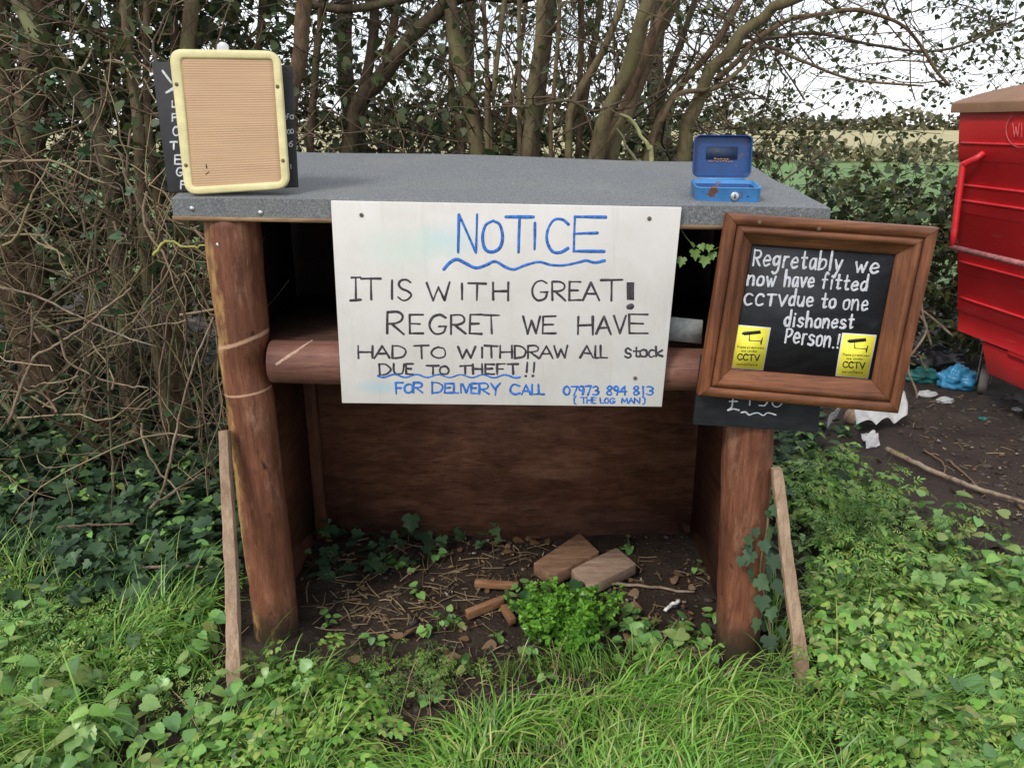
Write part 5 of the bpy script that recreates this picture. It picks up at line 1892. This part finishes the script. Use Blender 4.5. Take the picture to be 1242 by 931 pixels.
# chickweed clump
ck = thing("chickweed_clump", onground(682, 772), "dense bright green chickweed clump growing on the soil inside the stall", "plant")
cb = np.array(ck.location)
lb, st_, lb2 = LB(T_SMALL), MB(), LB(T_ROUND)
heads = [(RS.normal(.008, .070), RS.normal(-.01, .058), RS.uniform(.04, .15)) for _ in range(36)]
for hx, hy, hh in heads:
    top_ = cb + (hx, hy, hh)
    for k in range(RS.randint(9, 17)):
        p1 = top_ + RS.normal(0, 1, 3) * (.026, .026, .018)
        p1[2] = max(p1[2], cb[2] + .012)
        p0 = cb + (hx * .5, hy * .5, 0) + RS.normal(0, .012, 3) * (1, 1, 0)
        q = np.array([p0, (p0 + p1) / 2 + RS.normal(0, .010, 3), p1])
        st_.tube(q, .0010, 3, caps=False)
        sz = RS.uniform(.7, 1.35)
        for s in (.5, .7, .86, 1.0):
            c_ = q[1] + (q[2] - q[1]) * (s * 2 - 1)
            m_ = 5 if s > .9 else 2
            lb.add(np.repeat([c_], m_, 0), RS.uniform(0, 6.28, m_), RS.normal(.05, .45, m_), RS.normal(0, .4, m_), sz * RS.uniform(.010, .022, m_), 1.1)
lb.build("leaves", M_CHK, ck, kind="stuff")
st_.build("stalks", M_STEM, ck, kind="stuff")
for x, y, s in ((655, 712, .05), (672, 705, .055), (690, 704, .05), (706, 712, .05), (722, 722, .05), (640, 722, .04), (700, 725, .045), (735, 735, .03), (618, 731, .035)):
    lb2.add([onground(x, y + 22, .065)], RS.uniform(0, 6.28), RS.normal(-.2, .2), RS.normal(0, .2), s)
lb2.build("broad_leaves", leafmat("dark_broad_leaf", [(.03, .085, .028), (.05, .12, .035)], .5, .2), ck, kind="stuff")


# ---- grass
def grass(poly, n, L_, w=.0036, seed=1, thr=-9, lean=(.3, 1.1), az0=None):
    g = gsample(poly, n) if len(poly[0]) == 2 else wsample(*poly[0], n)
    g = g[clump(g, 6, seed) > thr]
    k = len(g)
    f = clump(g, 5, seed + 7)
    az = (az0 if az0 is not None else 0) + f * 2.0 + RS.normal(0, .9, k)
    ln = RS.uniform(*L_, k) * (1 + .25 * clump(g, 9, seed + 3))
    le = RS.uniform(*lean, k)
    s = np.linspace(0, 1, 6)
    ang = le[:, None] * s[None] ** 1.2 * 1.5 + RS.normal(.05, .12, k)[:, None]
    dr, dz = np.sin(ang), np.cos(ang)
    hr = np.cumsum(np.concatenate([np.zeros((k, 1)), dr[:, 1:]], 1), 1) / 5 * ln[:, None]
    hz_ = np.cumsum(np.concatenate([np.zeros((k, 1)), dz[:, 1:]], 1), 1) / 5 * ln[:, None]
    cx, sx = np.cos(az)[:, None], np.sin(az)[:, None]
    mid = np.stack([g[:, 0:1] + hr * cx, g[:, 1:2] + hr * sx, np.maximum(g[:, 2:3] + hz_, g[:, 2:3] + .006)], -1)
    tw_ = RS.normal(0, .5, k)[:, None]
    wd = w * RS.uniform(.6, 1.35, k)[:, None] * np.array([.75, 1, 1, .85, .55, .06])[None]
    sd = np.stack([-np.sin(az[:, None] + tw_) * wd, np.cos(az[:, None] + tw_) * wd, 0 * wd], -1) / 1.0
    V = np.stack([mid - sd * .5, mid + sd * .5], 2).reshape(k, 12, 3)
    q = np.array([(2 * i, 2 * i + 1, 2 * i + 3, 2 * i + 2) for i in range(5)])
    return V.reshape(-1, 3), (q[None] + (np.arange(k) * 12)[:, None, None]).reshape(-1, 4)


gm = MB()
for a in (([(415, 1010), (450, 965), (520, 930), (600, 893), (680, 862), (750, 842), (860, 836), (960, 846), (1000, 1010)], 4300, (.08, .20), .0048, 1, -.9, (1.0, 2.0), .3),
          ([(415, 1010), (440, 950), (510, 910), (590, 875), (670, 848), (750, 830), (860, 828), (960, 840), (1000, 1010)], 3600, (.04, .10), .0036, 12, -9, (.3, 1.4), .6),
          ([(-160, 720), (120, 720), (260, 760), (280, 870), (180, 910), (-160, 1010)], 4600, (.08, .24), .0046, 2, -.3, (.5, 1.8)),
          ([(940, 790), (1330, 830), (1330, 1010), (990, 1010)], 4600, (.08, .24), .0046, 3, -.5, (.5, 1.9)),
          ([(270, 810), (390, 830), (420, 1010), (260, 1010)], 1300, (.08, .20), .0044, 4, -9, (.5, 1.8)),
          ([(925, 720), (1120, 740), (1120, 830), (930, 830)], 700, (.08, .2), .0034, 5, -9, (.5, 1.8)),
          ([(400, 800), (620, 800), (520, 860), (410, 890)], 330, (.03, .09), .0025, 6, -.2),
          ([(610, 805), (860, 800), (860, 825), (600, 840)], 500, (.03, .10), .003, 7),
          ([(-1.8, 1.8, .7, 1.5)], 7000, (.06, .18), .0046, 21, -.9, (.6, 1.8)),
          ([(-160, 690), (230, 690), (250, 760), (-160, 740)], 420, (.08, .24), .0035, 8, -9, (.4, 1.6))):
    v_, q_ = grass(*a)
    gm.add(v_, quads=q_)
gm.build("grass", M_GRASS, None, smooth=True, kind="stuff")

# ---- litter on the soil: straw, chips, small stones, dead leaves
sw_ = MB()
for poly, n, ln in (([(365, 700), (420, 660), (650, 650), (640, 700), (600, 760), (400, 780)], 210, (.02, .12)), ([(640, 650), (860, 690), (868, 800), (420, 850), (370, 790)], 200, (.012, .07)), ([(1000, 840), (1110, 850), (1120, 960), (990, 960)], 140, (.03, .12)),
                    ([(1060, 480), (1330, 470), (1330, 640), (1190, 630)], 120, (.015, .08)), ([(840, 770), (870, 780), (880, 830), (800, 830)], 90, (.02, .07))):
    for p in gsample(poly, n):
        a, l = RS.uniform(0, 6.28), RS.uniform(*ln)
        d = np.array([math.cos(a), math.sin(a), RS.normal(0, .08)]) * l
        q = np.array([p + (0, 0, .008), p + d * .5 + RS.normal(0, l * .04, 3) + (0, 0, .010), p + d + (0, 0, .008)])
        q[:, 2] = np.maximum(q[:, 2], gz(q[:, 0], q[:, 1]) + .004)
        sw_.tube(q, RS.uniform(.0008, .0022), 4, caps=False)
sw_.build("straw_litter", M_STRAW, None, kind="stuff")
ch_ = MB()
for poly, n, s in (([(420, 660), (640, 650), (860, 700), (868, 800), (640, 780), (400, 760)], 150, .008), ([(1070, 500), (1330, 480), (1330, 640), (1200, 630)], 90, .009), ([(800, 780), (870, 780), (880, 830), (790, 840)], 70, .011)):
    for p in gsample(poly, n):
        a = RS.uniform(0, 6.28)
        u = np.array([math.cos(a), math.sin(a), RS.normal(0, .3)])
        v_ = np.array([-math.sin(a), math.cos(a), RS.normal(0, .3)])
        ch_.box(p + (0, 0, .005), (s * RS.uniform(.3, 1.3), s * RS.uniform(.2, .6), .003), (u, v_, np.cross(u, v_)))
ch_.build("wood_chips", twigmat("wood_chip", [(.10, .05, .025), (.24, .13, .065), (.36, .24, .14), (.42, .38, .34)]), None, kind="stuff")
cl_ = MB()
_oct = np.array([(1, 0, 0), (-1, 0, 0), (0, 1, 0), (0, -1, 0), (0, 0, 1), (0, 0, -1), (.6, .6, .5), (-.6, .6, .5), (.6, -.6, .5), (-.6, -.6, .5)], float)
_of = np.array([(4, 6, 7), (4, 7, 9), (4, 9, 8), (4, 8, 6), (6, 2, 7), (7, 1, 9), (9, 3, 8), (8, 0, 6), (0, 2, 6), (2, 1, 7), (1, 3, 9), (3, 0, 8), (5, 2, 0), (5, 1, 2), (5, 3, 1), (5, 0, 3)])
for poly, n, s in (([(365, 700), (420, 650), (860, 650), (872, 815), (640, 850), (380, 880)], 900, .008), ([(1060, 480), (1330, 470), (1330, 660), (1190, 640)], 900, .011), ([(1000, 850), (1110, 850), (1120, 960), (990, 960)], 200, .009)):
    for p in gsample(poly, n):
        v_ = _oct * (1 + .35 * RS.normal(size=(10, 1))) * s * .8 * RS.gamma(3.0, .30) * np.array([1, 1, .6])
        cl_.add(v_ + p, tris=_of)
cl_.build("soil_clods", twigmat("soil_clod", [(.030, .020, .014), (.055, .038, .027), (.085, .064, .048), (.06, .045, .034)]), None, kind="stuff")
ds_ = MB()
for poly, n in (([(930, 700), (1320, 740), (1320, 960), (960, 960)], 70), ([(-100, 640), (270, 640), (280, 940), (-100, 960)], 60), ([(430, 830), (960, 830), (960, 960), (430, 960)], 150)):
    for p in gsample(poly, n):
        q = wander(p, rdir(.15, .9), RS.uniform(.08, .30), 6, .14, -.10)
        q[:, 2] = np.maximum(q[:, 2], gz(q[:, 0], q[:, 1]) + .01)
        ds_.tube(q, np.linspace(.0016, .0008, len(q)), 4, caps=False)
ds_.build("dry_grass_stems", M_STRAW, None, kind="stuff")
lb = LB(T_OVATE)
for poly, n in (([(365, 660), (640, 645), (868, 700), (868, 810), (400, 860)], 60), ([(-100, 600), (260, 600), (260, 800), (-100, 850)], 45), ([(960, 520), (1330, 480), (1330, 900), (1000, 960)], 60), ([(600, 645), (660, 650), (650, 670), (600, 670)], 14)):
    g = gsample(poly, n)
    k = len(g)
    g[:, 2] += .012
    lb.add(g, RS.uniform(0, 6.28, k), RS.normal(0, .3, k), RS.normal(0, .5, k), RS.uniform(.02, .05, k))
lb.build("dead_leaves", M_DEADLEAF, None, kind="stuff")


# ---- rubbish by the bin
def crumple(c, r, mat, name, label, cat, seed, amp=.42, solid=0.0, f=3.4, group=None):
    rr = np.random.RandomState(seed)
    n, s = 26, 40
    th = np.linspace(.02, math.pi - .02, n)[:, None]
    ph = np.linspace(0, 2 * math.pi, s, endpoint=False)[None]
    d = np.stack([np.sin(th) * np.cos(ph), np.sin(th) * np.sin(ph), np.cos(th) * np.ones_like(ph)], -1)
    h = np.zeros((n, s))
    for k in range(9):
        w = rr.normal(size=3) * f * (.5 + k * .16)
        h += np.abs(np.sin((d @ w) + rr.rand() * 6)) * (.6 / (1 + k * .25))
    h = 1 + amp * (h - h.mean())
    v_ = d * h[..., None] * np.array(r) + np.array(c)
    v_[..., 2] = np.maximum(v_[..., 2], gz(v_[..., 0], v_[..., 1]) + .002)
    i = np.arange(n - 1)[:, None] * s
    j = np.arange(s)[None]
    q = np.stack([i + j, i + s + j, i + s + (j + 1) % s, i + (j + 1) % s], -1).reshape(-1, 4)
    return tag(MB().add(v_.reshape(-1, 3), quads=q, ngons=[list(range(s)), list(range((n - 1) * s, n * s))[::-1]]).build(name, mat, None), label, cat, group)


M_BLUEP = plain("blue_plastic", (.045, .23, .42), .35, var=.3, scale=20)
M_TEAL = plain("teal_plastic", (.020, .14, .13), .5, var=.4, scale=20)
M_WHP = plain("white_thin_plastic", (.42, .42, .42), .35, var=.15, scale=14)
M_BLKP = plain("black_bin_bag", (.012, .012, .014), .3, var=.3)
crumple(onground(1158, 470, .05), (.115, .07, .075), M_BLUEP, "plastic_bag", "crumpled blue plastic bag on the mud by the bin's castor", "litter", 1)
crumple(onground(1117, 462, .03), (.11, .06, .05), M_TEAL, "netting_bundle", "dark teal netting bundle left of the blue plastic bag", "litter", 2, .3)
crumple(onground(1125, 448, .06), (.20, .09, .10), M_BLKP, "bin_bag", "torn black bag behind the teal bundle and blue bag", "litter", 3, .3)
SCR = "small white scraps by the bin"
crumple(onground(1124, 480, .01), (.055, .03, .022), M_WHP, "paper_scrap", "white crumpled scrap directly below the teal bundle", "litter", 4, .4, group=SCR)
crumple(onground(1146, 487, .01), (.045, .03, .02), M_WHP, "paper_scrap", "white crumpled scrap in front of the blue bag", "litter", 5, .4, group=SCR)
crumple(onground(1233, 498, .008), (.025, .015, .012), M_WHP, "paper_scrap", "tiny white scrap alone at the right edge under the bin", "litter", 6, .4, group=SCR)
crumple(onground(1191, 511, .006), (.025, .012, .010), M_TEAL, "plastic_scrap", "tiny green plastic scrap lying on open mud", "litter", 7, .4)
blk_ = crumple(onground(1036, 512, .03), (.055, .05, .05), M_BRICK2, "earth_lump", "rounded brown lump under the frame's lower edge beside the white bag", "lump", 8, .05, f=2)
# thin white bag: folded sheet
def sheet(c, ax, ay, mat, name, label, seed, amp=.03):
    rr = np.random.RandomState(seed)
    n = 28
    u, w = np.meshgrid(np.linspace(-1, 1, n), np.linspace(-1, 1, n))
    h = np.zeros_like(u)
    for k in range(9):
        a, b_, ph = rr.normal(0, 1.9, 2).tolist() + [rr.rand() * 6]
        h += np.abs(np.sin(a * u + b_ * w + ph)) * amp / (1 + k * .5)
    edge = 1 - .25 * np.abs(np.sin(u * 3 + seed)) * (np.abs(w)) ** 3
    p = np.array(c) + u[..., None] * np.array(ax) * edge[..., None] + w[..., None] * np.array(ay)
    p[..., 2] += h
    p[..., 2] = np.maximum(p[..., 2], gz(p[..., 0], p[..., 1]) + .004)
    return tag(MB().grid(p).build(name, mat, None, smooth=False, solid=.0012), label, "litter")


sheet(onground(1064, 518, .045), (.145, .03, .018), (.02, .085, .045), M_WHP, "plastic_sheet", "thin white plastic sheet crumpled on the mud below the frame corner", 3)
sheet(onground(1012, 522, .03), (.03, .0, .05), (.04, .05, .0), M_WHP, "plastic_sheet", "small upright scrap of grey white plastic beside the right post's weeds", 5)
sheet(onground(1055, 540, .0), (.045, .02, .0), (.0, .04, .02), M_WHP, "wrapper", "dirty white wrapper lying in front of the white plastic sheet", 6, .015)

# ---- far hedgerow on the horizon and a mid field hedge
def hedgerow(y, x0, x1, h, n, size, name):
    lb = LB(T_OVATE)
    x = RS.uniform(x0, x1, n)
    yy = y + RS.normal(0, h * .5, n)
    top_ = h * (.75 + .35 * np.sin(x * 6.28 / (h * 7)) * np.sin(x * 6.28 / (h * 17)))
    z = gz(x, yy) + .9 * np.clip((yy - 60) / 200, 0, 1) + RS.rand(n) * np.maximum(.2, top_)
    lb.add(np.stack([x, yy, z], 1), RS.uniform(0, 6.28, n), RS.normal(0, .7, n), RS.normal(0, .7, n), size * RS.uniform(.5, 1.4, n))
    lb.build(name, leafmat(name + "_leaf", [(.10, .11, .05), (.16, .15, .07), (.22, .19, .09)], .7, .1), None, kind="stuff")


hedgerow(150, -60, 190, 3.2, 5000, 1.2, "far_hedgerow")
hedgerow(34, 4, 48, 1.0, 3000, .30, "field_hedge")
